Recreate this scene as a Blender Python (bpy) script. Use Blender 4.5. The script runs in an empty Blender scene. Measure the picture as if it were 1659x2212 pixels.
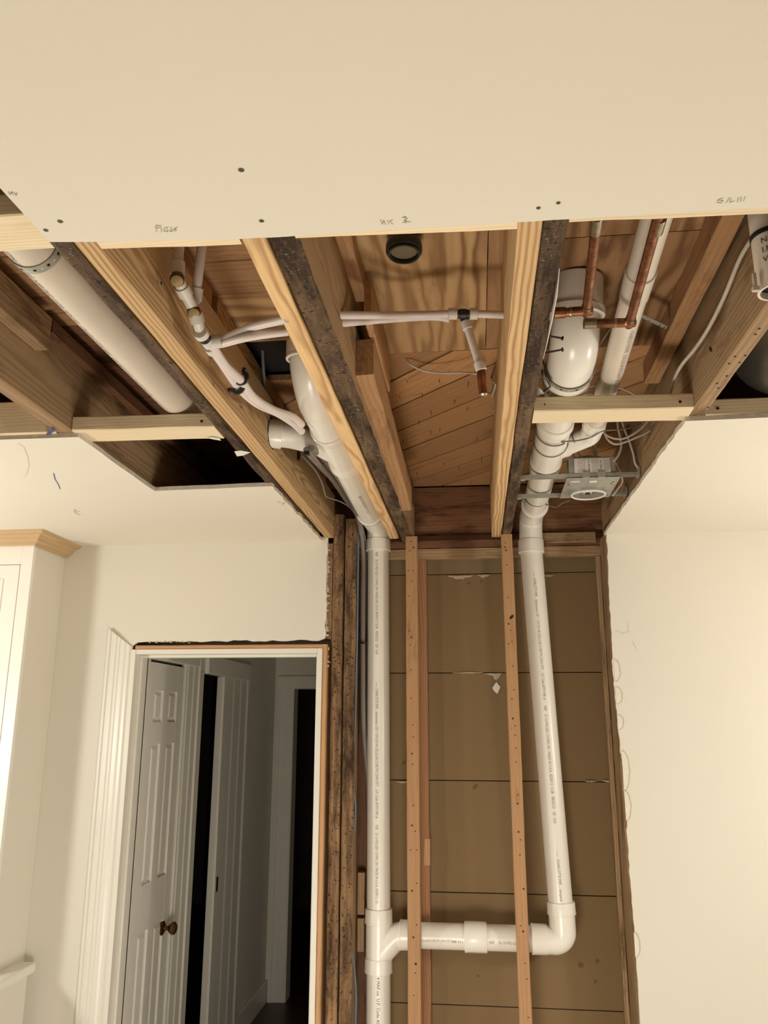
import bpy, bmesh, math, random
from mathutils import Vector, Matrix
random.seed(7)
C = bpy.context.scene
COL = C.collection
PI = math.pi

# ---------------------------------------------------------------- camera
F, YAW, PITCH, ROLL, CX, CY, EYE = 1754.4, -0.11147, 0.2509, 0.0021, 829.5, 1106.0, 1.70
fw = Vector((math.sin(YAW)*math.cos(PITCH), math.cos(YAW)*math.cos(PITCH), math.sin(PITCH)))
rt = Vector((math.cos(YAW), -math.sin(YAW), 0)); up = rt.cross(fw)
RT = rt*math.cos(ROLL)+up*math.sin(ROLL); UP = -rt*math.sin(ROLL)+up*math.cos(ROLL)
cam_data = bpy.data.cameras.new('camera'); cam = bpy.data.objects.new('camera', cam_data); COL.objects.link(cam)
cam_data.sensor_fit = 'VERTICAL'; cam_data.sensor_height = 24.0
cam_data.lens = F/2212*24.0
cam_data.clip_start = 0.02
M3 = Matrix((RT, UP, -fw)).transposed()
cam.matrix_world = Matrix.Translation((0, 0, EYE)) @ M3.to_4x4()
C.camera = cam

def P(x, y, **k):
    """the point where the sight line through a photograph pixel meets a real plane X=, Y= or Z="""
    (a, v), = k.items(); i = 'XYZ'.index(a)
    d = fw*F + RT*(x-CX) - UP*(y-CY); o = Vector((0, 0, EYE))
    return o + d*((v-o[i])/d[i])

# ---------------------------------------------------------------- world, exposure, lights
w = bpy.data.worlds.new('world'); C.world = w; w.use_nodes = True
w.node_tree.nodes['Background'].inputs[0].default_value = (0.01, 0.008, 0.006, 1)
w.node_tree.nodes['Background'].inputs[1].default_value = 0.1
C.view_settings.view_transform = 'Standard'; C.view_settings.look = 'None'
C.view_settings.gamma = 1.0; C.view_settings.use_curve_mapping = False
C.view_settings.exposure = 0.85
WARM = (1.0, 0.955, 0.885)
def lamp(loc, power, radius, name='lamp', color=WARM):
    l = bpy.data.lights.new(name, 'POINT'); l.energy = power; l.color = color; l.shadow_soft_size = radius
    o = bpy.data.objects.new(name, l); COL.objects.link(o); o.location = loc; return o
def down(loc, power, size, name='ceiling_lamp', rot=(0, 0, 0), color=WARM):
    l = bpy.data.lights.new(name, 'AREA'); l.energy = power; l.color = color; l.shape = 'DISK'; l.size = size
    o = bpy.data.objects.new(name, l); COL.objects.link(o); o.location = loc; o.rotation_euler = rot; return o
lamp((-2.35, 1.85, 1.55), 24, 0.10)
lamp((1.70, 2.10, 1.60), 21, 0.10)
lamp((-0.25, 1.35, 0.45), 33, 0.28)  # added fill lamp, lights the bays and joist undersides from below

# ---------------------------------------------------------------- materials
def srgb(r, g, b):
    f = lambda c: ((c/255)/12.92 if c/255 <= 0.04045 else ((c/255+0.055)/1.055)**2.4)
    return (f(r), f(g), f(b), 1)
def newmat(name):
    m = bpy.data.materials.new(name); m.use_nodes = True
    nt = m.node_tree; b = nt.nodes['Principled BSDF']; return m, nt, b
def N(nt, t, **k):
    n = nt.nodes.new(t)
    for a, v in k.items(): setattr(n, a, v)
    return n
def L(nt, a, b): nt.links.new(a, b)
def math_(nt, op, a, b=None, clamp=False):
    n = N(nt, 'ShaderNodeMath', operation=op, use_clamp=clamp)
    for i, v in enumerate((a, b)):
        if v is None: continue
        if isinstance(v, (int, float)): n.inputs[i].default_value = v
        else: L(nt, v, n.inputs[i])
    return n.outputs[0]
def mix(nt, fac, a, b, mode='MIX'):
    n = N(nt, 'ShaderNodeMix', data_type='RGBA', blend_type=mode)
    for i, v in ((0, fac), (6, a), (7, b)):
        if isinstance(v, (int, float, tuple)): n.inputs[i].default_value = v
        else: L(nt, v, n.inputs[i])
    return n.outputs[2]
def ramp(nt, fac, stops):
    n = N(nt, 'ShaderNodeValToRGB'); e = n.color_ramp.elements
    while len(e) < len(stops): e.new(0.5)
    for i, (p, c) in enumerate(stops):
        e[i].position = p; e[i].color = c if isinstance(c, tuple) else (c, c, c, 1)
    L(nt, fac, n.inputs[0]); return n.outputs[0]
def noise(nt, vec, scale, detail=3, rough=0.55, dist=0.0):
    n = N(nt, 'ShaderNodeTexNoise'); n.inputs['Scale'].default_value = scale; n.inputs['Detail'].default_value = detail
    n.inputs['Roughness'].default_value = rough; n.inputs['Distortion'].default_value = dist
    L(nt, vec, n.inputs['Vector']); return n.outputs[0]
def bump(nt, h, b, strength=0.3, dist=0.002):
    n = N(nt, 'ShaderNodeBump'); n.inputs['Strength'].default_value = strength; n.inputs['Distance'].default_value = dist
    L(nt, h, n.inputs['Height']); L(nt, n.outputs[0], b.inputs['Normal'])

def plain(name, col, rough=0.5, metal=0.0, var=0.06, vs=6.0, bumpk=0.0, bs=200, spec=0.5):
    m, nt, b = newmat(name)
    tc = N(nt, 'ShaderNodeTexCoord')
    n = noise(nt, tc.outputs['Object'], vs, 4)
    c2 = tuple(max(0, c*(1-var*2.5)) for c in col[:3])+(1,)
    c1 = tuple(min(1, c*(1+var)) for c in col[:3])+(1,)
    L(nt, mix(nt, n, c2, c1), b.inputs['Base Color'])
    b.inputs['Roughness'].default_value = rough; b.inputs['Metallic'].default_value = metal
    b.inputs['Specular IOR Level'].default_value = spec
    if bumpk: bump(nt, noise(nt, tc.outputs['Object'], bs, 4), b, bumpk, 0.001)
    return m

def wood(name, axis, light, dark, ring=150.0, contrast=1.0, blotch=None, blot_amt=0.0, speck=0.0, rough=0.72, warp=1.0, bumpk=0.25, fiber=0.5, sat=0.92):
    m, nt, b = newmat(name)
    tc = N(nt, 'ShaderNodeTexCoord'); oi = N(nt, 'ShaderNodeObjectInfo')
    sep = N(nt, 'ShaderNodeSeparateXYZ'); L(nt, tc.outputs['Object'], sep.inputs[0])
    o = {'X': (0, 1, 2), 'Y': (1, 0, 2), 'Z': (2, 0, 1)}[axis]
    al, a, c = [sep.outputs[i] for i in o]
    r1 = math_(nt, 'MULTIPLY', oi.outputs['Random'], 37.0)
    comb = N(nt, 'ShaderNodeCombineXYZ')
    L(nt, math_(nt, 'ADD', math_(nt, 'MULTIPLY', al, 0.9), r1), comb.inputs[0]); L(nt, math_(nt, 'MULTIPLY', a, 5.0), comb.inputs[1]); L(nt, math_(nt, 'MULTIPLY', c, 5.0), comb.inputs[2])
    wv = noise(nt, comb.outputs[0], 1.6, 3, 0.5)
    wob = math_(nt, 'MULTIPLY', math_(nt, 'SUBTRACT', wv, 0.5), 0.055*warp)
    # distance from an off-centre pith
    rc = N(nt, 'ShaderNodeCombineXYZ')
    offa = math_(nt, 'ADD', math_(nt, 'MULTIPLY', oi.outputs['Random'], 0.05), 0.012)
    L(nt, math_(nt, 'ADD', math_(nt, 'ADD', a, offa), wob), rc.inputs[1]); L(nt, math_(nt, 'ADD', math_(nt, 'ADD', c, 0.03), wob), rc.inputs[2])
    ln = N(nt, 'ShaderNodeVectorMath', operation='LENGTH'); L(nt, rc.outputs[0], ln.inputs[0])
    s = math_(nt, 'SINE', math_(nt, 'MULTIPLY', ln.outputs['Value'], ring*6.283))
    s = math_(nt, 'ADD', math_(nt, 'MULTIPLY', s, 0.5), 0.5)
    s = math_(nt, 'POWER', s, 1.8)
    fb = N(nt, 'ShaderNodeCombineXYZ')
    L(nt, math_(nt, 'ADD', math_(nt, 'MULTIPLY', al, 6.0), r1), fb.inputs[0]); L(nt, math_(nt, 'MULTIPLY', a, 260.0), fb.inputs[1]); L(nt, math_(nt, 'MULTIPLY', c, 260.0), fb.inputs[2])
    fn = noise(nt, fb.outputs[0], 1.0, 3, 0.6)
    base = mix(nt, math_(nt, 'MULTIPLY', s, 0.75*contrast, True), light, dark)
    fcol = ramp(nt, fn, [(0.25, 1-0.45*fiber), (0.7, 1.0+0.0*fiber)])
    base = mix(nt, 1.0, base, fcol, 'MULTIPLY')
    big = noise(nt, comb.outputs[0], 0.9, 4, 0.6, 0.6)
    base = mix(nt, ramp(nt, big, [(0.35, 0.0), (0.7, 0.45)]), base, mix(nt, 0.5, dark, light, 'MIX'))
    if blotch:
        bn = noise(nt, comb.outputs[0], 4.0, 6, 0.7, 0.3)
        base = mix(nt, ramp(nt, bn, [(0.62-0.3*blot_amt, 0.0), (0.80-0.25*blot_amt, 1.0)]), base, blotch)
    if speck:
        sn = noise(nt, tc.outputs['Object'], 170.0, 4, 0.75)
        sn2 = noise(nt, tc.outputs['Object'], 9.0, 3, 0.6)
        f = math_(nt, 'MULTIPLY', ramp(nt, sn, [(0.60, 0.0), (0.65, 1.0)]), ramp(nt, sn2, [(0.42, 0.0), (0.62, 1.0)]))
        base = mix(nt, math_(nt, 'MULTIPLY', f, speck), base, srgb(190, 170, 140))
        dn = noise(nt, tc.outputs['Object'], 95.0, 3, 0.6)
        base = mix(nt, ramp(nt, dn, [(0.60, 0.0), (0.64, 0.85)]), base, srgb(35, 20, 10))
    tone = N(nt, 'ShaderNodeHueSaturation'); L(nt, base, tone.inputs['Color'])
    rr_ = math_(nt, 'FRACT', math_(nt, 'MULTIPLY', oi.outputs['Random'], 7.31))
    L(nt, math_(nt, 'ADD', math_(nt, 'MULTIPLY', rr_, 0.36), 0.80), tone.inputs['Value']); tone.inputs['Saturation'].default_value = sat
    L(nt, tone.outputs[0], b.inputs['Base Color']); b.inputs['Roughness'].default_value = rough
    b.inputs['Specular IOR Level'].default_value = 0.25
    h = math_(nt, 'ADD', math_(nt, 'MULTIPLY', fn, 0.7), math_(nt, 'MULTIPLY', s, 0.4))
    if speck: h = math_(nt, 'ADD', h, math_(nt, 'MULTIPLY', noise(nt, tc.outputs['Object'], 60, 5, 0.7), 3.0))
    bump(nt, h, b, bumpk, 0.0015 if not speck else 0.004)
    return m

WM = {}
def W(kind, axis):
    k = kind+axis
    if k in WM: return WM[k]
    a = dict(
        pine=dict(light=srgb(222, 184, 128), dark=srgb(160, 112, 60), ring=165, contrast=1.08, bumpk=0.2),
        white=dict(light=srgb(236, 216, 178), dark=srgb(212, 184, 140), ring=120, contrast=0.6, bumpk=0.15, fiber=0.3),
        old=dict(light=srgb(168, 136, 96), dark=srgb(128, 98, 64), ring=110, contrast=0.8, blotch=srgb(84, 54, 28), blot_amt=0.35, bumpk=0.3),
        rough=dict(light=srgb(132, 104, 74), dark=srgb(98, 72, 48), ring=80, contrast=0.5, blotch=srgb(54, 38, 24), blot_amt=0.75, speck=0.9, bumpk=1.0),
        oldst=dict(light=srgb(168, 128, 84), dark=srgb(124, 86, 50), ring=60, contrast=0.5, blotch=srgb(64, 44, 26), blot_amt=0.7, speck=0.35, bumpk=0.5),
        stud=dict(light=srgb(196, 148, 98), dark=srgb(172, 124, 78), ring=60, contrast=0.35, blotch=srgb(140, 100, 62), blot_amt=0.1, bumpk=0.2),
        rstud=dict(light=srgb(186, 130, 82), dark=srgb(138, 86, 48), ring=120, contrast=0.9, bumpk=0.25),
        plank=dict(light=srgb(190, 142, 92), dark=srgb(152, 106, 62), ring=70, contrast=0.6, blotch=srgb(122, 82, 46), blot_amt=0.25, bumpk=0.2),
        header=dict(light=srgb(136, 92, 58), dark=srgb(100, 62, 36), ring=80, contrast=0.6, blotch=srgb(60, 34, 16), blot_amt=0.4, bumpk=0.2),
        ply=dict(light=srgb(206, 164, 108), dark=srgb(142, 100, 56), ring=24, contrast=1.3, warp=3.2, blotch=srgb(136, 102, 64), blot_amt=0.15, bumpk=0.1, fiber=0.3),
        plydark=dict(light=srgb(172, 128, 80), dark=srgb(112, 74, 40), ring=24, contrast=1.3, warp=3.2, blotch=srgb(96, 64, 36), blot_amt=0.35, bumpk=0.1, fiber=0.3),
        crown=dict(light=srgb(214, 180, 132), dark=srgb(188, 150, 102), ring=60, contrast=0.5, bumpk=0.1, fiber=0.3),
    )[kind]
    WM[k] = wood(kind+'_wood_'+axis.lower(), axis, **a); return WM[k]

def paint(name, col, rough=0.75, tex=0.12):
    m, nt, b = newmat(name)
    tc = N(nt, 'ShaderNodeTexCoord')
    n = noise(nt, tc.outputs['Object'], 1.3, 4, 0.6); n2 = noise(nt, tc.outputs['Object'], 22.0, 3, 0.6)
    c = mix(nt, ramp(nt, n, [(0.3, 0.0), (0.75, 1.0)]), tuple(x*0.965 for x in col[:3])+(1,), col)
    c = mix(nt, ramp(nt, n2, [(0.62, 0.0), (0.8, 0.25)]), c, tuple(x*0.9 for x in col[:3])+(1,))
    L(nt, c, b.inputs['Base Color']); b.inputs['Roughness'].default_value = rough; b.inputs['Specular IOR Level'].default_value = 0.3
    bump(nt, noise(nt, tc.outputs['Object'], 260, 3, 0.6), b, tex, 0.0008)
    return m
M = dict(
    wallpaint=paint('wall_paint', srgb(226, 220, 206)),
    ceilpaint=paint('ceiling_paint', srgb(226, 219, 203)),
    trim=plain('trim_paint', srgb(232, 228, 216), 0.35, var=0.02),
    cab=plain('cabinet_paint', srgb(240, 236, 226), 0.4, var=0.01),
    gyp=plain('gypsum_core', srgb(218, 206, 188), 0.95, var=0.15, vs=60, bumpk=0.8, bs=300),
    pvc=plain('pvc_white', srgb(238, 232, 220), 0.30, var=0.03, vs=9),
    pvcfit=plain('pvc_fitting', srgb(240, 235, 224), 0.26, var=0.02, vs=12),
    pvcdull=plain('pvc_aged', srgb(218, 206, 190), 0.38, var=0.05, vs=10),
    pex=plain('pex_translucent', srgb(220, 208, 202), 0.42, var=0.05, vs=20),
    pexshade=plain('pex_shaded', srgb(128, 118, 110), 0.45, var=0.08, vs=20),  # clear PEX greyed, the shadow beside the stack put into its colour
    collar=plain('crimp_collar', srgb(214, 208, 198), 0.4, var=0.08, vs=40),
    brass=plain('brass_tarnished', srgb(120, 100, 62), 0.5, 0.7, var=0.2, vs=60),
    black=plain('black_plastic', srgb(26, 24, 24), 0.45, var=0.1),
    blackm=plain('black_pipe', srgb(44, 42, 38), 0.3, var=0.2, vs=30),
    steel=plain('galvanised_steel', srgb(182, 180, 168), 0.42, 0.35, var=0.18, vs=45, bumpk=0.2, bs=120),
    foil=plain('duct_foil', srgb(170, 168, 162), 0.30, 0.9, var=0.2, vs=8, bumpk=0.6, bs=25),
    cable=plain('white_cable', srgb(196, 186, 170), 0.5, var=0.08, vs=30),
    greycable=plain('grey_cable', srgb(120, 124, 128), 0.5, var=0.1, vs=30),
    bluecable=plain('blue_grey_cable', srgb(108, 124, 140), 0.45, var=0.15, vs=5),
    wire=plain('steel_wire', srgb(130, 124, 112), 0.4, 0.5, var=0.1),
    nail=plain('rusty_nail', srgb(62, 40, 30), 0.5, 0.5, var=0.2, vs=60),
    screw=plain('screw_head', srgb(96, 88, 74), 0.5, 0.4, var=0.2, vs=60),
    hole=plain('dark_hole', srgb(22, 14, 8), 0.9, var=0.1),
    ink=plain('print_ink', srgb(150, 142, 132), 0.6, var=0.15, vs=60),
    inkdark=plain('print_ink_dark', srgb(74, 66, 72), 0.6, var=0.15, vs=60),
    pencil=plain('pencil_mark', srgb(180, 170, 152), 0.8, var=0.15, vs=60),
    blue=plain('blue_marker', srgb(70, 84, 140), 0.6, var=0.2, vs=60),
    lath=paint('lath_paper', srgb(132, 108, 76), 0.9, 0.2),
    lath2=paint('lath_paper_grey', srgb(130, 112, 82), 0.9, 0.2),
    plaster=plain('plaster_ooze', srgb(186, 168, 140), 0.9, var=0.12, vs=50, bumpk=0.6),
    floor=plain('hall_floor_room_shade', srgb(70, 44, 26), 0.4, var=0.2, vs=3),  # dark floor wood; on room walls and ceiling it stands for shade
    label=plain('label_paper', srgb(226, 222, 212), 0.6, var=0.03),
    knob=plain('knob_brass', srgb(112, 84, 44), 0.3, 0.85, var=0.1),
    socket=plain('porcelain_socket', srgb(206, 194, 172), 0.35, var=0.03),
)
def copper():
    m, nt, b = newmat('copper_pipe')
    tc = N(nt, 'ShaderNodeTexCoord'); n = noise(nt, tc.outputs['Object'], 35, 5, 0.7)
    L(nt, ramp(nt, n, [(0.3, srgb(84, 56, 42)), (0.5, srgb(140, 92, 66)), (0.72, srgb(184, 130, 96))]), b.inputs['Base Color'])
    b.inputs['Metallic'].default_value = 0.95; L(nt, ramp(nt, n, [(0.3, 0.5), (0.8, 0.25)]), b.inputs['Roughness']); return m
M['copper'] = copper()
M['solder'] = plain('solder', srgb(176, 160, 136), 0.3, 0.9, var=0.2, vs=80)

# ---------------------------------------------------------------- object helpers
def tag(o, label=None, cat=None, group=None, kind=None):
    if label: o['label'] = label
    if cat: o['category'] = cat
    if group: o['group'] = group
    if kind: o['kind'] = kind
    return o
def empty(name, loc, label=None, cat=None, group=None, kind=None):
    o = bpy.data.objects.new(name, None); COL.objects.link(o); o.location = loc; o.empty_display_size = 0.05
    return tag(o, label, cat, group, kind)
def link(name, verts, faces, mat, parent=None, smooth=False, midx=None, origin=None, bevel=0.0):
    """verts in world coordinates; the object's origin goes to `origin` (default: centre)"""
    vs = [Vector(v) for v in verts]
    if origin is None:
        lo = Vector((min(v[i] for v in vs) for i in range(3))); hi = Vector((max(v[i] for v in vs) for i in range(3)))
        origin = (lo+hi)/2
    origin = Vector(origin)
    me = bpy.data.meshes.new(name); me.from_pydata([v-origin for v in vs], [], faces)
    mats = mat if isinstance(mat, (list, tuple)) else [mat]
    for m_ in mats: me.materials.append(m_)
    if midx:
        for p, i in zip(me.polygons, midx): p.material_index = i
    if smooth:
        for p in me.polygons: p.use_smooth = True
    me.update()
    o = bpy.data.objects.new(name, me); COL.objects.link(o)
    if parent:
        o.parent = parent; pw = parent['_w'] if '_w' in parent else None
        base = Vector(parent.location) if not parent.parent else Vector(parent.location)+Vector(parent.parent.location)
        if parent.parent and parent.parent.parent: base += Vector(parent.parent.parent.location)
        o.location = origin-base
    else: o.location = origin
    if bevel:
        b = o.modifiers.new('bevel', 'BEVEL'); b.width = bevel; b.segments = 2; b.limit_method = 'ANGLE'
    if smooth == 'auto':
        for p in me.polygons: p.use_smooth = True
        me.set_sharp_from_angle(angle=math.radians(38))
    return o
BOXF = [(0, 3, 2, 1), (4, 5, 6, 7), (0, 1, 5, 4), (1, 2, 6, 5), (2, 3, 7, 6), (3, 0, 4, 7)]
def boxv(x0, x1, y0, y1, z0, z1):
    return [(x0, y0, z0), (x1, y0, z0), (x1, y1, z0), (x0, y1, z0), (x0, y0, z1), (x1, y0, z1), (x1, y1, z1), (x0, y1, z1)]
def box(name, x0, x1, y0, y1, z0, z1, mat, parent=None, bevel=0.0):
    return link(name, boxv(x0, x1, y0, y1, z0, z1), BOXF, mat, parent, bevel=bevel)
def boxes(name, lst, mat, parent=None, bevel=0.0):
    v, f = [], []
    for b in lst:
        n = len(v); v += boxv(*b); f += [tuple(i+n for i in q) for q in BOXF]
    return link(name, v, f, mat, parent, bevel=bevel)
def prism(name, poly, axis, a, b, mat, parent=None, midx_side=None, smooth=False, bevel=0.0):
    """polygon (list of 2-tuples in the two other axes, in axis order) extruded along axis"""
    def mk(p, t):
        return {'X': (t, p[0], p[1]), 'Y': (p[0], t, p[1]), 'Z': (p[0], p[1], t)}[axis]
    n = len(poly); v = [mk(p, a) for p in poly]+[mk(p, b) for p in poly]
    f = [tuple(range(n)), tuple(range(2*n-1, n-1, -1))]+[(i, i+n, (i+1) % n+n, (i+1) % n) for i in range(n)]
    o = link(name, v, f, mat, parent, midx=([0, 0]+[midx_side]*n) if midx_side is not None else None, bevel=bevel)
    bm = bmesh.new(); bm.from_mesh(o.data); bmesh.ops.recalc_face_normals(bm, faces=bm.faces)
    if len(poly) > 4: bmesh.ops.triangulate(bm, faces=[q for q in bm.faces if len(q.verts) > 4])
    bm.to_mesh(o.data); bm.free()
    return o
def lumber(name, x0, x1, y0, y1, z0, z1, axis, kind, bottom=None, parent=None, bev=0.003, jit=0.0008, seg=None, skew=None, front=None):
    """a sawn board: eased edges, slightly uneven along its length; skew moves the far end (dx, dz)"""
    rng = {'X': (x0, x1), 'Y': (y0, y1), 'Z': (z0, z1)}
    o2 = [a for a in 'XYZ' if a != axis]; (l0, l1) = rng[axis]
    (a0, a1), (c0, c1) = rng[o2[0]], rng[o2[1]]
    seg = seg or max(2, int((l1-l0)/0.06)); seg = min(seg, 40)
    cs = [(a0+bev, c0), (a1-bev, c0), (a1, c0+bev), (a1, c1-bev), (a1-bev, c1), (a0+bev, c1), (a0, c1-bev), (a0, c0+bev)]
    v, f, mi = [], [], []
    def mk(t, a, c):
        d = {axis: t, o2[0]: a, o2[1]: c}; p = [d['X'], d['Y'], d['Z']]
        if skew:
            k = (t-l0)/(l1-l0)
            p['XYZ'.index(o2[0])] += skew[0]*k; p['XYZ'.index(o2[1])] += skew[1]*k
        return p
    for s in range(seg+1):
        t = l0+(l1-l0)*s/seg
        for a, c in cs: v.append(mk(t, a+random.uniform(-jit, jit), c+random.uniform(-jit, jit)))
    bi = {'X': 0, 'Y': 1, 'Z': 2}
    for s in range(seg):
        for i in range(8):
            j = (i+1) % 8; f.append((s*8+i, s*8+j, s*8+8+j, s*8+8+i))
            isb = False
            if bottom and axis in 'XY': isb = i in (0, 7, 1)
            if front and axis == 'Z': isb = i in (0, 7, 1)
            mi.append(1 if isb else 0)
    f.append(tuple(range(7, -1, -1))); mi.append(0); f.append(tuple(seg*8+i for i in range(8))); mi.append(0)
    mats = [W(kind, axis), W(bottom or front or kind, axis)]
    o = link(name, v, f, mats, parent, midx=mi)
    bm = bmesh.new(); bm.from_mesh(o.data); bmesh.ops.recalc_face_normals(bm, faces=bm.faces); bm.to_mesh(o.data); bm.free()
    return o

def fillet(pts, rad, n=8):
    """round the corners of a polyline"""
    pts = [Vector(p) for p in pts]
    if not isinstance(rad, (list, tuple)): rad = [rad]*len(pts)
    out = [pts[0]]
    for i in range(1, len(pts)-1):
        a, b, c = pts[i-1], pts[i], pts[i+1]
        d1 = (a-b).normalized(); d2 = (c-b).normalized(); ang = d1.angle(d2)
        if ang > PI-0.02 or rad[i] <= 0: out.append(b); continue
        t = min(rad[i]/math.tan(ang/2), (a-b).length*0.49, (c-b).length*0.49)
        r = t*math.tan(ang/2); p1 = b+d1*t; p2 = b+d2*t
        cen = b+(d1+d2).normalized()*(r/math.sin(ang/2))
        u = (p1-cen); wv = (p2-cen); tot = u.angle(wv); ax = u.cross(wv).normalized()
        for k in range(n+1): out.append(cen+Matrix.Rotation(tot*k/n, 3, ax) @ u)
    out.append(pts[-1]); return out
def smooth_path(pts, n=6):
    """Catmull-Rom through the points"""
    pts = [Vector(p) for p in pts]; out = []
    for i in range(len(pts)-1):
        p0 = pts[max(i-1, 0)]; p1 = pts[i]; p2 = pts[i+1]; p3 = pts[min(i+2, len(pts)-1)]
        for k in range(n):
            t = k/n
            out.append(0.5*((2*p1)+(p2-p0)*t+(2*p0-5*p1+4*p2-p3)*t*t+(3*p1-p0-3*p2+p3)*t**3))
    out.append(pts[-1]); return out
def sweep(name, path, r, mat, parent=None, seg=24, cap=True, flat=1.0):
    """tube along path; r is a number or a list of radii; flat < 1 squashes the section"""
    path = [Vector(p) for p in path]; n = len(path)
    rr = r if isinstance(r, (list, tuple)) else [r]*n
    T = []
    for i in range(n):
        a = path[max(i-1, 0)]; b = path[min(i+1, n-1)]
        d = b-a
        if d.length < 1e-9: d = path[min(i+2, n-1)]-path[max(i-2, 0)]
        T.append(d.normalized())
    u = T[0].cross(Vector((0, 0, 1)))
    if u.length < 0.1: u = T[0].cross(Vector((0, 1, 0)))
    u.normalize(); v, f = [], []
    for i in range(n):
        if i: u = (u - T[i]*u.dot(T[i])); u.normalize()
        w2 = T[i].cross(u)
        for s in range(seg):
            a = 2*PI*s/seg; v.append(path[i]+(u*math.cos(a)+w2*math.sin(a)*flat)*rr[i])
    for i in range(n-1):
        for s in range(seg):
            f.append((i*seg+s, i*seg+(s+1) % seg, (i+1)*seg+(s+1) % seg, (i+1)*seg+s))
    if cap: f.append(tuple(range(seg-1, -1, -1))); f.append(tuple((n-1)*seg+s for s in range(seg)))
    return link(name, v, f, mat, parent, smooth='auto')
def hub(name, p, d, ln, r, parent, mat=None, lip=0.004):
    """a socket collar starting at p running along d, a little bead at its mouth"""
    p = Vector(p); d = Vector(d).normalized(); mat = mat or M['pvcfit']
    prof = [(0, r*0.86), (0, r-0.0015), (0.0015, r), (0.006, r), (0.006, r-0.0008), (ln-0.006, r-0.0015), (ln-0.001, r-0.0025), (ln, r-0.006), (ln, r*0.80)]
    path = [p+d*t for t, _ in prof]
    # avoid zero-length tangents by direct build
    u = d.cross(Vector((0, 0, 1)));
    if u.length < 0.1: u = d.cross(Vector((0, 1, 0)))
    u.normalize(); w2 = d.cross(u); seg = 32; v, f = [], []
    for t, q in prof:
        for s in range(seg):
            a = 2*PI*s/seg; v.append(p+d*t+(u*math.cos(a)+w2*math.sin(a))*q)
    for i in range(len(prof)-1):
        for s in range(seg): f.append((i*seg+s, (i+1)*seg+s, (i+1)*seg+(s+1) % seg, i*seg+(s+1) % seg))
    o = link(name, v, f, mat, parent, smooth='auto')
    bm = bmesh.new(); bm.from_mesh(o.data); bmesh.ops.recalc_face_normals(bm, faces=bm.faces); bm.to_mesh(o.data); bm.free()
    return o

def textmesh(s, size):
    cu = bpy.data.curves.new('txt', 'FONT'); cu.body = s; cu.size = size; cu.resolution_u = 2
    ob = bpy.data.objects.new('txt', cu); COL.objects.link(ob)
    dg = bpy.context.evaluated_depsgraph_get(); me = bpy.data.meshes.new_from_object(ob.evaluated_get(dg))
    v = [tuple(q.co) for q in me.vertices]; f = [tuple(p.vertices) for p in me.polygons]
    bpy.data.objects.remove(ob); bpy.data.curves.remove(cu); bpy.data.meshes.remove(me)
    return v, f
def pipe_print(parent, s, start, d, front, r, size, mat=None, upflip=1, shift=0.0, name='printed_lettering', fit=None):
    """flat print wrapped onto a pipe: glyph x runs along d, the line sits on the side facing `front`"""
    v, f = textmesh(s, size)
    if fit:
        k_ = fit/max(q[0] for q in v); v = [(q[0]*k_, q[1], q[2]) for q in v]
    d = Vector(d).normalized(); fr = Vector(front); fr = (fr-d*fr.dot(d)).normalized()
    up_ = fr.cross(d)*upflip
    out = []
    for x, y, z in v:
        a = (y-size*0.35+shift)/r
        out.append(Vector(start)+d*x+(fr*math.cos(a)+up_*math.sin(a))*(r+0.0006))
    return link(name, out, f, mat or M['ink'], parent)
def flat_print(parent, s, org, dx, dy, size, mat, name='printed_lettering'):
    v, f = textmesh(s, size); dx = Vector(dx); dy = Vector(dy); org = Vector(org)
    return link(name, [org+dx*x+dy*y for x, y, z in v], f, mat, parent)
def stroke(name, pts, wdt, nrm, mat, parent, off=0.0006):
    """a thin drawn line on a flat surface"""
    pts = [Vector(p) for p in pts]; nrm = Vector(nrm); v, f = [], []
    for i, p in enumerate(pts):
        d = (pts[min(i+1, len(pts)-1)]-pts[max(i-1, 0)]).normalized(); s = d.cross(nrm).normalized()*wdt/2
        v += [p+s+nrm*off, p-s+nrm*off]
    for i in range(len(pts)-1): f.append((2*i, 2*i+1, 2*i+3, 2*i+2))
    return link(name, v, f, mat, parent)
def disc(name, c, nrm, r, mat, parent, off=0.0008, n=10, sq=1.0):
    c = Vector(c); nrm = Vector(nrm).normalized(); u = nrm.orthogonal().normalized(); w2 = nrm.cross(u)
    pts = [c+nrm*off+(u*math.cos(2*PI*i/n)+w2*math.sin(2*PI*i/n)*sq)*r*random.uniform(0.85, 1.1) for i in range(n)]
    return link(name, pts, [tuple(range(n))], mat, parent)
def screw(c, nrm, r, parent, name='screw_head'):
    c = Vector(c); nrm = Vector(nrm).normalized(); u = nrm.orthogonal().normalized(); w2 = nrm.cross(u); n = 12; v = []
    for rr, h in ((r*1.5, 0.0004), (r*1.05, 0.0012), (r*0.85, 0.0008), (r*0.3, 0.0006)):
        for i in range(n): v.append(c+nrm*h+(u*math.cos(2*PI*i/n)+w2*math.sin(2*PI*i/n))*rr)
    f = [(k*n+i, k*n+(i+1) % n, (k+1)*n+(i+1) % n, (k+1)*n+i) for k in range(3) for i in range(n)]+[tuple(3*n+i for i in range(n))]
    return link(name, v, f, M['screw'], parent)

ZJ = 2.421     # underside of the joists
ZD = 2.408     # underside of the ceiling drywall
ZS = 2.668     # underside of the floor deck above
YS = 3.20      # front of the wall studs
YD = 3.187     # face of the wall drywall

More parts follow.
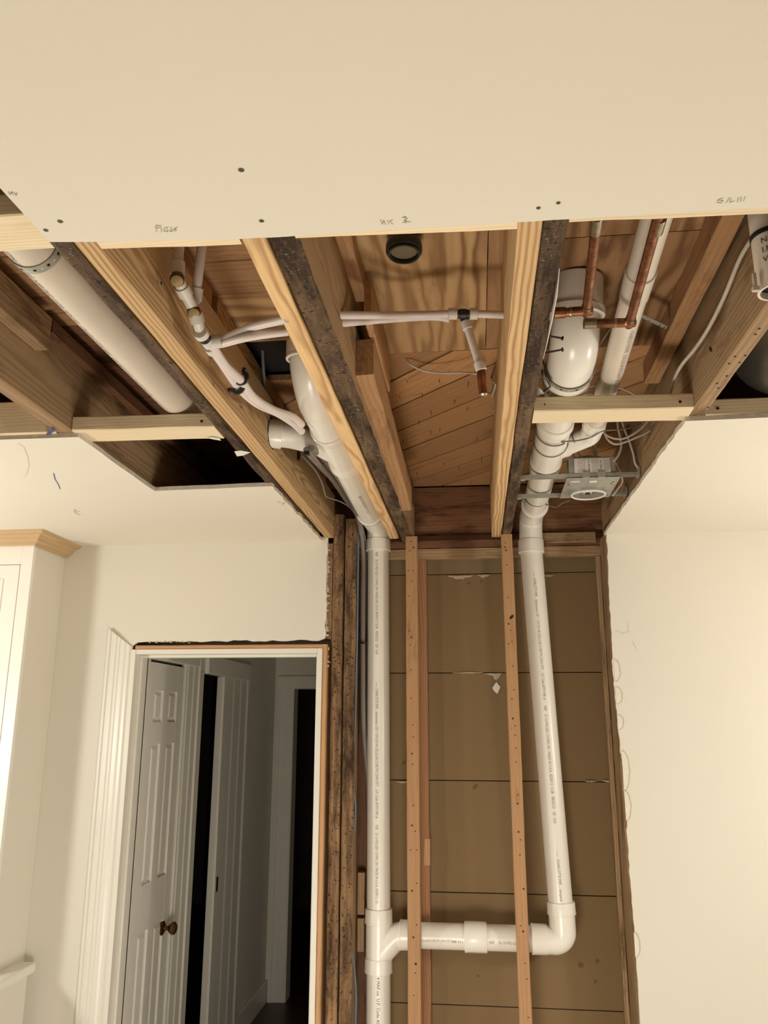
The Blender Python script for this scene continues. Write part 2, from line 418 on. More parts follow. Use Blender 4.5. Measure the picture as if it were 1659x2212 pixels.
# ================================================================ SETTING
def sheet(name, poly, z0, z1, parent=None):
    """ceiling drywall: painted face, raw gypsum edge"""
    return prism(name, poly, 'Z', z0, z1, [M['ceilpaint'], M['gyp']], parent, midx_side=1)
def ragged(p, q, n, amp):
    out = []
    for i in range(n+1):
        t = i/n; x = p[0]+(q[0]-p[0])*t; y = p[1]+(q[1]-p[1])*t
        if 0 < i < n: x += random.uniform(-amp, amp); y += random.uniform(-amp, amp)
        out.append((x, y))
    return out
XW0, XW1, YW0 = -3.2, 2.9, -3.0
near = [(XW1, YW0)]+[(XW1, 1.095)]+ragged((XW1, 1.095), (0.45, 1.083), 20, 0.001)[1:]+ragged((0.45, 1.083), (-0.35, 1.079), 30, 0.0015)[1:]+ragged((-0.35, 1.079), (-0.566, 1.063), 10, 0.001)[1:]+[(-0.643, 1.055), (-0.646, 0.75), (-1.20, 0.75), (-1.20, -0.4), (XW0, -0.4), (XW0, YW0)]
K_ = (2.408-1.7)/(2.4195-1.7)
near = [(x*K_, y*K_) if y > 0 and abs(x) < 1 else (x, y*(K_ if y > 1 else 1)) for x, y in near]
ceil = sheet('ceiling', near, ZD, ZD+0.013); tag(ceil, 'cream painted drywall ceiling with a straight cut edge', kind='structure')
def kk(l): return [(x*K_ if abs(x) < 1.1 else x, y*K_ if y < 3.1 else y) for x, y in l]
c2 = sheet('ceiling', kk([(XW0, 1.90)]+[(-1.024, 1.918)]+ragged((-1.024, 1.918), (-1.022, 2.44), 12, 0.002)[1:]+ragged((-1.022, 2.44), (-0.63, 2.425), 8, 0.002)[1:]+ragged((-0.63, 2.425), (-0.622, 3.17), 34, 0.003)[1:]+[(-0.612, 3.20), (XW0, 3.20)]), ZD, ZD+0.013)
tag(c2, 'cream drywall ceiling left above the door, cut corner and ragged edge', kind='structure')
c3 = sheet('ceiling', kk([(0.531, 1.965)]+ragged((0.531, 1.965), (XW1, 1.915), 10, 0.001)[1:]+[(XW1, 3.20), (0.523, 3.20)]+ragged((0.523, 3.20), (0.531, 1.965), 40, 0.0025)[1:-1]), ZD, ZD+0.013)
tag(c3, 'cream drywall ceiling right of the opening, cut along a joist', kind='structure')
# ceiling marks
for x, y, r in ((521, 367, 0.0042), (130, 478, 0.0042), (99, 497, 0.0038), (565, 477, 0.0038), (1163, 449, 0.0032), (1206, 438, 0.0032)):
    screw(P(x, y, Z=ZD), (0, 0, -1), r*0.68, ceil)
def scribble(parent, z, strokes, mat=None, wd=0.0013, name='pencil_mark'):
    v, f = [], []
    for st in strokes:
        pts = [P(x, y, Z=z)-Vector((0, 0, 0.0006)) for x, y in st]
        for i in range(len(pts)-1):
            d = (pts[i+1]-pts[i]).normalized(); s = Vector((-d.y, d.x, 0))*wd/2; n = len(v)
            v += [pts[i]+s, pts[i]-s, pts[i+1]-s, pts[i+1]+s]; f.append((n, n+1, n+2, n+3))
    return link(name, v, f, mat or M['pencil'], parent)
scribble(ceil, ZD, [[(335, 492), (338, 486), (344, 487), (343, 492), (338, 492), (338, 501)], [(349, 501), (347, 486)], [(364, 490), (356, 492), (354, 499), (362, 500)], [(361, 494), (363, 501)], [(370, 490), (369, 500)], [(366, 498), (370, 500), (384, 489)], [(376, 499), (381, 497), (378, 492)]])
scribble(ceil, ZD, [[(822, 474), (826, 484), (829, 476), (833, 485)], [(838, 475), (840, 484)], [(848, 474), (842, 478), (849, 484)], [(868, 470), (876, 468), (880, 472), (872, 477)], [(869, 481), (878, 478), (887, 479)], [(874, 466), (877, 482)]])
scribble(ceil, ZD, [[(1562, 427), (1551, 431), (1549, 437), (1558, 438), (1562, 433), (1552, 432)], [(1568, 438), (1577, 426)], [(1580, 429), (1576, 437), (1587, 434)], [(1593, 437), (1595, 426)], [(1600, 435), (1601, 425)], [(1606, 434), (1610, 424)]])
scribble(ceil, ZD, [[(18, 413), (22, 420), (26, 414), (28, 421)], [(30, 415), (35, 422), (37, 416)]])
scribble(c2, ZD, [[(116, 1022), (119, 1035), (126, 1046), (130, 1056)]], M['blue'], 0.003, 'marker_mark')
scribble(c2, ZD, [[(160, 1100), (165, 1104), (174, 1105)], [(159, 1104), (166, 1109), (174, 1112)]], M['blue'], 0.002, 'marker_mark')
scribble(c2, ZD, [[(40, 957), (52, 966), (60, 985), (63, 1005), (58, 1024), (52, 1030)]], M['pencil'], 0.001)
scribble(c2, ZD, [[(597, 1083), (606, 1086), (616, 1085), (610, 1090)]], M['hole'], 0.0012, 'scuff_mark')

# ---- back wall with the doorway (left of the open bay)
WX0, WX1 = -1.375, -0.603        # rough edges of the door jambs
wl = prism('wall_back', [(XW0, 0.0), (WX0-0.004, 0.0), (WX0-0.004, 1.99)]+[(-1.36+i*0.0265, 2.006+random.uniform(-0.004, 0.003)) for i in range(29)]+[(-0.592, 2.012)]+ragged((-0.59, 2.012), (-0.586, 2.425), 24, 0.003)[1:]+[(XW0, 2.425)], 'Y', YD, YS, [M['wallpaint'], M['gyp']], midx_side=1)
tag(wl, 'cream drywall wall around the doorway, torn along the top of the door frame', kind='structure')
# torn plaster flecks along the joint over the door
for i in range(9):
    x = 318+i*12+random.uniform(-3, 3); a = P(x, 1386+random.uniform(-1, 2), Y=YD-0.001); wd = random.uniform(0.006, 0.02); ht = random.uniform(0.003, 0.008)
    link('torn_paper', [a, a+Vector((wd, 0, 0.001)), a+Vector((wd*0.8, -0.003, -ht)), a+Vector((wd*0.3, -0.002, -ht*0.7))], [(0, 1, 2, 3)], M['plaster'], wl)
# raw ragged strip where the wall board was snapped off beside the studs
v, f = [], []
for i in range(40):
    z = 2.02+i*0.0098; wdt = random.choice((0.002, 0.006, 0.010, 0.013, 0.004)); n = len(v)
    x0 = -0.588; v += [(x0, YD+0.002, z), (x0+wdt, YD+0.004, z+0.002), (x0+wdt*0.8, YD+0.006, z+0.0085), (x0, YD+0.003, z+0.0098)]; f.append((n, n+1, n+2, n+3))
link('broken_gypsum_edge', v, f, M['gyp'], wl)
wr_poly = [(0.523, 2.425), (0.521, 2.30), (0.517, 2.14), (0.515, 2.0), (0.512, 1.9), (0.514, 1.80), (0.517, 1.70), (0.519, 1.6), (0.526, 1.54), (0.523, 1.47), (0.527, 1.40), (0.523, 1.3), (0.524, 1.155), (0.527, 1.0), (0.526, 0.9), (0.524, 0.717), (0.525, 0.0)]
wp = []
for i in range(len(wr_poly)-1):
    wp += ragged(wr_poly[i], wr_poly[i+1], 6, 0.0022)[:-1]
wr = prism('wall_back', wp+[(0.525, 0.0), (XW1, 0.0), (XW1, 2.425)], 'Y', YD, YS, [M['wallpaint'], M['gyp']], midx_side=1)
tag(wr, 'cream drywall wall right of the open bay with chipped cut edge', kind='structure')
# chipped patches along the cut edge
def patch(name, zc, hw, hh, x0=0.522):
    n = 12; pts = [Vector((x0+math.sin(PI*i/n)*hw*random.uniform(0.9, 1.08), YD-0.0012, zc+hh*math.cos(PI*i/n))) for i in range(n+1)]
    v = pts+[Vector((x0, YD-0.0012, zc))]
    o = link(name, v, [(n+1, i, i+1) for i in range(n)], M['gyp'] if False else M['chip'], wr)
    stroke('torn_edge_line', [p+Vector((0.0006, -0.0004, 0)) for p in pts], 0.0014, (0, -1, 0), M['pencil'], wr)
M['chip'] = plain('chipped_gypsum', srgb(232, 224, 208), 0.95, var=0.06, vs=40, bumpk=1.0, bs=160)
for (y, hw, hh) in ((1448, 0.021, 0.042), (1502, 0.022, 0.032), (1560, 0.020, 0.028), (1664, 0.024, 0.070), (1740, 0.020, 0.052), (2040, 0.018, 0.040)):
    patch('chipped_patch', P(1345, y, Y=YD)[2], hw, hh, 0.517 if y < 1600 else 0.523)
stroke('scratch_mark', [P(1330, 1362, Y=YD), P(1345, 1368, Y=YD), P(1355, 1364, Y=YD)], 0.001, (0, -1, 0), M['pencil'], wr)
stroke('scratch_mark', [P(1365, 1385, Y=YD), P(1370, 1392, Y=YD), P(1374, 1402, Y=YD)], 0.001, (0, -1, 0), M['pencil'], wr)
stroke('scratch_mark', [P(1355, 1345, Y=YD), P(1358, 1366, Y=YD)], 0.0008, (0, -1, 0), M['pencil'], wr)

# room shell out of view (gives the bounce light)
fl = box('floor', XW0-0.1, XW1+0.1, YW0-0.1, 8.2, -0.05, 0.0, M['floor2'] if 'floor2' in M else plain('room_floor', srgb(196, 186, 170), 0.5, var=0.04)); tag(fl, kind='structure')
for nm, a in (('wall_left', (XW0-0.1, XW0, YW0-0.1, YS, 0, 2.7)), ('wall_right', (XW1, XW1+0.1, YW0-0.1, YS, 0, 2.7)), ('wall_rear', (XW0, XW1, YW0-0.1, YW0, 0, 2.7))):
    tag(box(nm, *a, M['wallpaint']), kind='structure')

# ---- hall behind the doorway
HX = -1.36; HY = 5.53
hall = []
hall.append(boxes('wall_hall_left', [(HX-0.12, HX, 3.305, 3.34, 0, 2.41), (HX-0.12, HX, 3.34, 3.76, 1.95, 2.41), (HX-0.02, HX, 3.76, 3.98, 0, 2.41), (HX-0.02, HX, 3.98, 4.34, 1.925, 2.41), (HX-0.02, HX, 4.34, HY, 0, 2.41)], M['wallpaint']))
EX0 = P(633, 1600, Y=HY)[0]; EZ = P(650, 1488, Y=HY)[2]
hall.append(boxes('wall_hall_end', [(HX, EX0, HY, HY+0.12, 0, 2.41), (EX0, -0.3, HY, HY+0.12, EZ, 2.41), (EX0+0.75, -0.2, HY, HY+0.12, 0, EZ)], M['wallpaint']))
hall.append(box('wall_hall_right', -0.50, -0.40, 3.40, HY, 0, 2.41, M['wallpaint']))
hall.append(boxes('wall_hall_front', [(HX-0.13, WX0, 3.30, 3.313, 0, 2.41), (WX0, WX1+0.005, 3.30, 3.313, 1.985, 2.41), (WX1+0.005, -0.575, 3.30, 3.313, 0, 2.41)], M['wallpaint']))
hall.append(box('ceiling_hall', HX-0.13, -0.4, 3.313, HY+0.12, 2.41, 2.43, M['ceilpaint']))
for o in hall: tag(o, kind='structure')
tag(box('floor', -2.8, 0.6, 3.33, 8.1, 0.0, 0.004, M['floor']), kind='structure')
tag(box('wall_far_room', -2.6, 0.6, 8.0, 8.1, 0, 2.5, M['floor']), kind='structure')  # unlit rooms: darkness put into the wall and ceiling colour
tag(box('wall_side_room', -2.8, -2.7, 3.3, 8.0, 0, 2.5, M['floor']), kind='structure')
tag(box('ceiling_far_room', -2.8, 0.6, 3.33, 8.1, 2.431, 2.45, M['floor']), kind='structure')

def casing_poly(x0, x1, y):
    """fluted casing section between x0 (thick outer) and x1 in plan; face towards -Y"""
    wd = x1-x0; prof = [(0, 0.0), (0, 0.019), (0.10, 0.021), (0.13, 0.015), (0.20, 0.015), (0.23, 0.019), (0.36, 0.019), (0.40, 0.014), (0.50, 0.016), (0.54, 0.012), (0.70, 0.013), (0.78, 0.009), (0.90, 0.010), (0.95, 0.006), (1.0, 0.004), (1.0, 0.0)]
    return [(x0+wd*a, y-b) for a, b in prof]
# left casing of the doorway, its top cut on the mitre
cp = casing_poly(-1.479, -1.379, YD); n = len(cp); v = [(x, y, 0.0) for x, y in cp]+[(x, y, 2.058-(x+1.479)*0.74) for x, y in cp]
f = [tuple(range(n-1, -1, -1)), tuple(range(n, 2*n))]+[(i, (i+1) % n, (i+1) % n+n, i+n) for i in range(n)]
o = link('trim_casing', v, f, M['trim']); tag(o, 'white fluted door casing left of the doorway with a bare mitred top', kind='structure')
bm = bmesh.new(); bm.from_mesh(o.data); bmesh.ops.recalc_face_normals(bm, faces=bm.faces); bm.to_mesh(o.data); bm.free()
# door jambs, with stops, an unpainted strip where the casing was pulled off
jm = empty('door_jamb', (-0.99, YD, 0), 'white door frame of the dark doorway, bare wood along its head and right side', kind='structure')
box('side_jamb', -1.379, -1.360, YD-0.012, 3.315, 0, 1.974, M['trim'], jm, 0.0015)
box('side_jamb', -0.618, -0.5985, YD-0.010, 3.315, 0, 1.974, M['trim'], jm, 0.0015)
box('head_jamb', -1.3598, -0.6182, YD-0.010, 3.315, 1.955, 1.974, M['trim'], jm, 0.0015)
box('door_stop', -1.360, -1.349, 3.225, 3.262, 0, 1.955, M['trim'], jm, 0.002)
box('door_stop', -1.349, -0.63, 3.225, 3.262, 1.944, 1.955, M['trim'], jm, 0.002)
box('door_stop', -0.63, -0.618, 3.225, 3.262, 0, 1.955, M['trim'], jm, 0.002)
lumber('bare_wood_strip', -1.365, -0.585, YD-0.006, 3.30, 1.974, 1.990, 'X', 'stud', parent=jm)
lumber('bare_wood_strip', -0.5985, -0.580, YD-0.006, 3.30, 0, 1.989, 'Z', 'stud', parent=jm)
for x, y, s in ((-0.577, 1.972, 0.008), (-0.575, 1.955, 0.006), (-0.573, 1.925, 0.009), (-0.576, 1.905, 0.007), (-0.574, 1.94, 0.006)):
    a = Vector((x, YD-0.004, y)); link('plaster_crumb', [a+Vector((random.uniform(-1, 1), random.uniform(-.5, .5), random.uniform(-1, 1)))*s for _ in range(6)], [(0, 1, 2), (2, 3, 4), (0, 4, 5), (1, 3, 5), (0, 2, 4), (1, 2, 5)], M['plaster'], jm)

o = lumber('gap_shade_header', -1.46, -0.568, 3.202, 3.292, 2.014, 2.40, 'X', 'old'); tag(o, 'added unseen old wood header that keeps the gap over the doorway dark', 'header')  # added unseen board, shades the gap over the doorway
# ---- six-panel door in the hall's left wall
def panel_door(name, X, y0, y1, z0, z1, label):
    d = empty(name, (X, y0, z0), label, kind='structure')
    box('door_slab', X-0.035, X-0.012, y0, y1, z0, z1, M['trim'], d)
    W_ = y1-y0; st = 0.105*W_/0.42*1.0
    ys = [(y0, y0+0.075), (y0+W_/2-0.035, y0+W_/2+0.035), (y1-0.075, y1)]
    zr = [(z1-0.115, z1), (1.60, 1.69), (0.87, 1.05), (z0, z0+0.2)]
    boxes('stile', [(X-0.012, X, a, b, z0, z1) for a, b in ys], M['trim'], d, 0.002)
    boxes('rail', [(X-0.012, X-0.0002, y0+0.075, y1-0.075, a, b) for a, b in zr], M['trim'], d)
    pz = [(1.69, z1-0.115), (1.05, 1.60), (z0+0.2, 0.87)]
    for a, b in ((y0+0.075, y0+W_/2-0.035), (y0+W_/2+0.035, y1-0.075)):
        for c, e in pz:
            m_ = 0.022; v = [(X-0.012, a+0.004, c+0.004), (X-0.012, b-0.004, c+0.004), (X-0.012, b-0.004, e-0.004), (X-0.012, a+0.004, e-0.004), (X-0.002, a+m_, c+m_), (X-0.002, b-m_, c+m_), (X-0.002, b-m_, e-m_), (X-0.002, a+m_, e-m_)]
            link('raised_panel', v, [(4, 5, 6, 7), (0, 1, 5, 4), (1, 2, 6, 5), (2, 3, 7, 6), (3, 0, 4, 7)], M['trim'], d)
    return d
dr = panel_door('door_1', HX-0.003, 3.3405, 3.757, 0.01, 1.938, 'white six-panel door with a brass knob just inside the doorway')
kp = P(358, 2012, X=HX+0.03)
kn = empty('door_knob', (0, 0, 0)); kn.parent = dr; kn.location = Vector((HX-0.008, 3.69, kp[2]))-Vector(dr.location)
kb = Vector((HX-0.008, 3.69, kp[2]))
def lathe(name, p, d, prof, mat, parent, seg=20, cap=(True, True)):
    p = Vector(p); d = Vector(d).normalized(); u = d.orthogonal().normalized(); w2 = d.cross(u); v, f = [], []
    for t, q in prof:
        for s in range(seg):
            a = 2*PI*s/seg; v.append(p+d*t+(u*math.cos(a)+w2*math.sin(a))*max(q, 0.0003))
    for i in range(len(prof)-1):
        for s in range(seg): f.append((i*seg+s, i*seg+(s+1) % seg, (i+1)*seg+(s+1) % seg, (i+1)*seg+s))
    if cap[0]: f.append(tuple(range(seg-1, -1, -1)))
    if cap[1]: f.append(tuple((len(prof)-1)*seg+s for s in range(seg)))
    return link(name, v, f, mat, parent, smooth='auto')
lathe('rose', kb, (1, 0, 0), [(0, 0.030), (0.004, 0.030), (0.009, 0.022), (0.010, 0.012)], M['knob'], kn)
lathe('knob_ball', kb, (1, 0, 0), [(0.009, 0.010), (0.028, 0.009), (0.034, 0.018), (0.046, 0.026), (0.056, 0.025), (0.063, 0.017), (0.065, 0.004)], M['knob'], kn)
def wall_casing(name, y0, y1, outer_first, z0, z1, X=HX):
    wd = y1-y0; prof = [(0, 0.0), (0, 0.018), (0.14, 0.020), (0.20, 0.013), (0.5, 0.014), (0.56, 0.010), (0.86, 0.009), (0.92, 0.005), (1, 0.004), (1, 0)]
    if not outer_first: prof = [(1-a, b) for a, b in prof][::-1]
    return prism(name, [(X+b, y0+wd*a) for a, b in prof], 'Z', z0, z1, M['trim'])
tag(wall_casing('trim_casing', 3.765, 3.945, False, 0, 2.04), 'white moulded casing beyond the six-panel door in the hall', kind='structure')
tag(box('trim_casing', HX, HX+0.018, 3.345, 3.945, 1.952, 2.04, M['trim'], bevel=0.003), 'white head casing over the six-panel door', kind='structure')
tag(box('trim_corner', HX-0.03, HX+0.006, 3.975, 4.020, 0, 1.93, M['trim'], bevel=0.002), 'pale door edge standing at the first dark hall opening', kind='structure')
tag(wall_casing('trim_casing', 4.50, 4.84, False, 0, 2.0), 'white moulded casing on the far side of the first dark hall opening', kind='structure')
tag(box('trim_jamb', HX-0.03, HX+0.012, 4.345, 4.50, 0, 1.925, M['trim'], bevel=0.003), 'dim white jamb with strike plate at the first dark hall opening', kind='structure')
tag(box('trim_head', HX-0.02, HX+0.020, 4.045, 4.84, 1.925, 2.02, M['trim'], bevel=0.006), 'dim white head casing over the first dark hall opening', kind='structure')
sp = P(459, 1916, X=HX+0.013)
tag(boxes('strike_plate', [(HX+0.0122, HX+0.0142, 4.365, 4.395, sp[2]-0.035, sp[2]+0.035)], M['knob']), 'small brass strike plate on the dim hall door jamb', 'strike plate')
EC0 = P(597, 1600, Y=HY)[0]
def end_casing(x0, x1, z0, z1):
    prof = [(0, 0.0), (0, 0.018), (0.15, 0.020), (0.22, 0.013), (0.5, 0.014), (0.58, 0.010), (0.9, 0.009), (1, 0.004), (1, 0)]
    return prism('trim_casing', [(x0+(x1-x0)*a, HY-b) for a, b in prof], 'Z', z0, z1, M['trim'])
tag(end_casing(HX+0.022, EX0, 0, EZ+0.02), 'dim white casing left of the far dark doorway', kind='structure')
tag(box('trim_head', HX+0.022, -0.5, HY-0.018, HY, EZ, EZ+0.085, M['trim'], bevel=0.004), 'dim white head casing over the far dark doorway', kind='structure')
tag(prism('baseboard_left', [(HX, 0), (HX+0.016, 0), (HX+0.016, 0.10), (HX+0.010, 0.125), (HX, 0.135)], 'Y', 4.84, HY, M['trim']) if False else box('baseboard_left', HX, HX+0.016, 4.84, HY, 0, 0.13, M['trim'], bevel=0.004), 'dim white baseboard along the hall', kind='structure')

# ---- built-in cabinet at far left
CXF, CYF = -1.705, 2.955
cb = empty('built_in_cabinet', (-2.2, CYF, 0), 'tall white built-in cabinet with raw wood crown at the left edge', 'cabinet')
box('cabinet_body', XW0+0.002, CXF, CYF, YD-0.001, 0.0, 2.372, M['cabside'] if 'cabside' in M else M['wallpaint'], cb)
def face_frame():
    x1 = CXF+0.0015
    return boxes('face_frame', [(x1-0.047, x1, CYF-0.019, CYF, 0.86, 2.372), (XW0+0.002, x1-0.047, CYF-0.019, CYF, 2.285, 2.372)], M['cab'], cb, 0.001)
face_frame()
dz1 = 2.283; dx1 = CXF-0.049
dd = boxes('cabinet_door', [(XW0+0.02, dx1, CYF-0.018, CYF-0.001, 0.90, dz1)], M['cab'], cb, 0.0015)
boxes('door_moulding', [(dx1-0.070, dx1-0.060, CYF-0.022, CYF-0.018, 0.95, dz1-0.055), (XW0+0.1, dx1-0.0702, CYF-0.022, CYF-0.018, dz1-0.065, dz1-0.055)], M['cab'], dd, 0.0015)
box('door_panel', XW0+0.1, dx1-0.075, CYF-0.0205, CYF-0.018, 0.97, dz1-0.072, M['cab'], dd, 0.001)
# crown moulding: cove profile swept round the corner, mitred
prof = [(0.0, 2.358), (0.010, 2.356), (0.013, 2.363), (0.020, 2.366), (0.030, 2.374), (0.042, 2.388), (0.052, 2.394), (0.060, 2.395), (0.063, 2.401), (0.068, 2.408), (0.068, 2.411), (0.0, 2.411)]
def crown():
    k = len(prof); v, f, mi = [], [], []
    st = []
    for (px_, py_, sx, sy) in ((XW0+0.001, CYF-0.019, 0, -1), (CXF, CYF-0.019, 1, -1), (CXF, YD-0.001, 1, 0)):
        for d_, z in prof: v.append((px_+sx*d_, py_+sy*d_, z))
    for s in range(2):
        for i in range(k):
            j = (i+1) % k; f.append((s*k+i, s*k+j, (s+1)*k+j, (s+1)*k+i)); mi.append(s)
    f.append(tuple(range(k-1, -1, -1))); f.append(tuple(2*k+i for i in range(k))); mi += [0, 1]
    o = link('crown_moulding', v, f, [W('crown', 'X'), W('crown', 'Y')], cb, midx=mi)
    bm = bmesh.new(); bm.from_mesh(o.data); bmesh.ops.recalc_face_normals(bm, faces=bm.faces); bm.to_mesh(o.data); bm.free()
    o['label'] = 'raw unpainted wood crown moulding'
crown()
lg = P(48, 2085, X=CXF)
# lower, wider base with a capped ledge
box('base_side', -2.0, CXF+0.045, CYF-0.25, 3.135, 0, 0.80, M['cab2'] if 'cab2' in M else M['wallpaint'], cb, 0.002)
box('ledge_cap', -2.0, CXF+0.068, CYF-0.27, 3.150, 0.80, 0.835, M['trim'], cb, 0.008)

# ---- floor deck above: boards and plywood
deck = empty('subfloor', (0, 2.2, ZS), 'brown board and plywood floor deck seen between the joists', kind='structure')
T = 0.018
def plank(x0, x1, y0, y1, kind='plank', axis='X', z=ZS, name='plank'):
    return lumber(name, x0, x1, y0+0.0015, y1-0.0015, z, z+T, axis, kind, parent=deck, bev=0.002, jit=0.0004, seg=6)
for a, b in ((1.0, 1.10), (1.10, 1.30), (1.30, 1.464), (1.464, 1.637), (1.637, 1.717), (1.717, 1.782)): plank(-1.04, -0.62, a, b)
for a, b in ((1.0, 1.17), (1.17, 1.35), (1.35, 1.532), (1.532, 1.672)): plank(-0.61, -0.30, a, b)
plank(-0.61, -0.30, 1.672, 1.922, 'lathply', 'X') if False else plank(-0.61, -0.30, 1.672, 1.922, 'ply', 'X')
for a, b, z in ((1.782, 2.05, 0), (2.05, 2.26, 0.002), (2.26, 2.50, 0), (2.50, 2.75, 0.001), (2.75, 3.33, 0)): plank(-1.04, -0.62, a, b, 'header', 'X', ZS+z)
plank(-1.6, -1.06, 1.0, 3.3, 'header', 'Y')
for k_ in range(6): plank(0.565, 2.2, 0.95+0.4*k_, 1.35+0.4*k_, 'header', 'X')
lumber('plywood_sheet', -0.255, 0.047, 0.95, 2.026, ZS, ZS+T, 'Y', 'ply', parent=deck, bev=0.001, jit=0.0003)
lumber('plank', 0.0485, 0.13, 0.95, 2.026, ZS+0.001, ZS+T, 'Y', 'plank', parent=deck, bev=0.001, jit=0.0003)
lumber('plywood_sheet', 0.135, 0.509, 1.523, 2.047, ZS, ZS+T, 'Y', 'plydark', parent=deck, bev=0.001, jit=0.0003)
lumber('plywood_sheet', 0.135, 0.56, 0.95, 1.520, ZS, ZS+T, 'Y', 'plydark', parent=deck, bev=0.001, jit=0.0003)
lumber('plank', 0.5105, 0.56, 1.523, 2.047, ZS+0.001, ZS+T, 'Y', 'ply', parent=deck, bev=0.001, jit=0.0003)
def clip_poly(poly, x0, x1, y0, y1):
    def cl(pl, inside, inter):
        out = []
        for i in range(len(pl)):
            a, b = pl[i-1], pl[i]
            if inside(b):
                if not inside(a): out.append(inter(a, b))
                out.append(b)
            elif inside(a): out.append(inter(a, b))
        return out
    def lx(c): return lambda a, b: (c, a[1]+(b[1]-a[1])*(c-a[0])/(b[0]-a[0]))
    def ly(c): return lambda a, b: (a[0]+(b[0]-a[0])*(c-a[1])/(b[1]-a[1]), c)
    for ins, it in ((lambda p: p[0] >= x0, lx(x0)), (lambda p: p[0] <= x1, lx(x1)), (lambda p: p[1] >= y0, ly(y0)), (lambda p: p[1] <= y1, ly(y1))):
        if poly: poly = cl(poly, ins, it)
    return poly
def diag(x0, x1, y0, y1):
    """boards laid at 45 degrees; X+Y is constant along a seam"""
    s = 1.987-0.205*6
    while s < 4.2:
        a, b = s+0.005, s+0.200
        poly = clip_poly([(-3, a+3), (-3, b+3), (3, b-3), (3, a-3)], x0, x1, y0, y1)
        if poly and len(poly) > 2:
            pa = abs(sum(poly[i-1][0]*poly[i][1]-poly[i][0]*poly[i-1][1] for i in range(len(poly))))/2
            if pa > 0.0012:
                o = prism('plank', poly, 'Z', ZS+random.uniform(0, 0.0025), ZS+T, M['diag'], deck)
        s += 0.205
def diagmat():
    m = wood('diagonal_plank_wood', 'X', srgb(188, 138, 84), srgb(150, 102, 56), 75, 0.55, srgb(120, 80, 42), 0.2, bumpk=0.2)
    nt = m.node_tree; tc = [n for n in nt.nodes if n.type == 'TEX_COORD'][0]; sep = [n for n in nt.nodes if n.type == 'SEPXYZ'][0]
    mp = N(nt, 'ShaderNodeMapping'); mp.inputs['Rotation'].default_value = (0, 0, math.radians(45)); L(nt, tc.outputs['Object'], mp.inputs[0]); L(nt, mp.outputs[0], sep.inputs[0])
    return m
M['diag'] = diagmat(); M['stain'] = plain('paper_stain', srgb(112, 86, 56), 0.9, var=0.1)
box('shade_backing', -1.65, 0.60, 0.92, 3.35, ZS+0.030, ZS+0.034, M['hole'], deck)  # added dark sheet, stands for shade in the seams and the deck hole
diag(-0.262, 0.115, 2.030, 3.34)
diag(0.135, 0.56, 2.050, 3.34)
diag(-0.62, -0.30, 2.17, 3.34)
# nails coming through the diagonal boards
v, f = [], []
for x, y in ((878, 822), (912, 850), (863, 855), (930, 887), (948, 820), (983, 865), (905, 908), (1010, 880), (930, 930), (1030, 945), (870, 950), (960, 1000), (990, 1010), (900, 1020), (1012, 825), (1040, 990), (1018, 1040), (940, 1035), (950, 925)):
    a = P(x, y, Z=ZS-0.001); ln = random.uniform(0.012, 0.03); b = a+Vector((random.uniform(-.006, .006), random.uniform(-.006, .006), -ln)); n = len(v); r = 0.0016
    v += [a+Vector((r, 0, 0)), a+Vector((-r/2, r, 0)), a+Vector((-r/2, -r, 0)), b]; f += [(n, n+1, n+3), (n+1, n+2, n+3), (n+2, n, n+3)]
tag(link('nail_points', v, f, M['nail'], deck), kind='stuff')

# ---- gypsum lath of the wall behind the open bay
lath = empty('wall_lath', (0, 3.39, 0), 'brown gypsum lath boards of the wall behind the open bay', kind='structure')
zz = [2.40, 2.296, 1.888, 1.469, 1.060, 0.674, 0.26, 0.0]
for i in range(len(zz)-1):
    o = box('lath_board', -0.60, 0.60, 3.39+random.uniform(0, 0.0015), 3.402, zz[i+1]+0.0015, zz[i]-0.0015, M['lath2'] if i == 0 else M['lath'], lath, 0.0015)
def ooze(x, y, wd, ht):
    c = P(x, y, Y=3.3885); n = 10
    top = [c+Vector((-wd/2+wd*i/n, -0.001-0.003*math.sin(PI*i/n), 0.002*random.random())) for i in range(n+1)]
    bot = [c+Vector((-wd/2+wd*i/n, -0.001, -ht*math.sin(PI*i/n)*random.uniform(0.5, 1.1)-0.001)) for i in range(n+1)]
    link('plaster_ooze', top+bot, [(i, i+1, n+2+i, n+1+i) for i in range(n)], M['plaster'], lath)
for a in ((994, 1244, 0.105, 0.016), (1045, 1242, 0.05, 0.012), (1064, 1455, 0.075, 0.006), (1072, 1456, 0.035, 0.028), (1185, 1243, 0.04, 0.007), (1318, 1686, 0.06, 0.008), (1275, 1687, 0.05, 0.004), (870, 1688, 0.05, 0.006), (1010, 1453, 0.12, 0.003)): ooze(*a)
for x, y, r, q in ((1027, 1700, 0.012, 0.6), (1254, 2085, 0.010, 1), (1290, 2076, 0.007, 1), (873, 1648, 0.010, 0.5), (1286, 2120, 0.006, 1), (1033, 2108, 0.005, 1), (1012, 1260, 0.006, 0.6), (1040, 1256, 0.007, 0.6)): disc('stain_spot', P(x, y, Y=3.3895), (0, -1, 0), r, M['stain'], lath, sq=q)
c = P(1072, 1486, Y=3.388); link('paper_scrap', [c+Vector(p) for p in ((-0.016, 0, 0), (0.001, -0.004, 0.024), (0.017, 0, 0.004), (0.004, -0.002, -0.024), (-0.008, -0.003, -0.014))], [(0, 1, 2, 3, 4)], M['label'], lath)

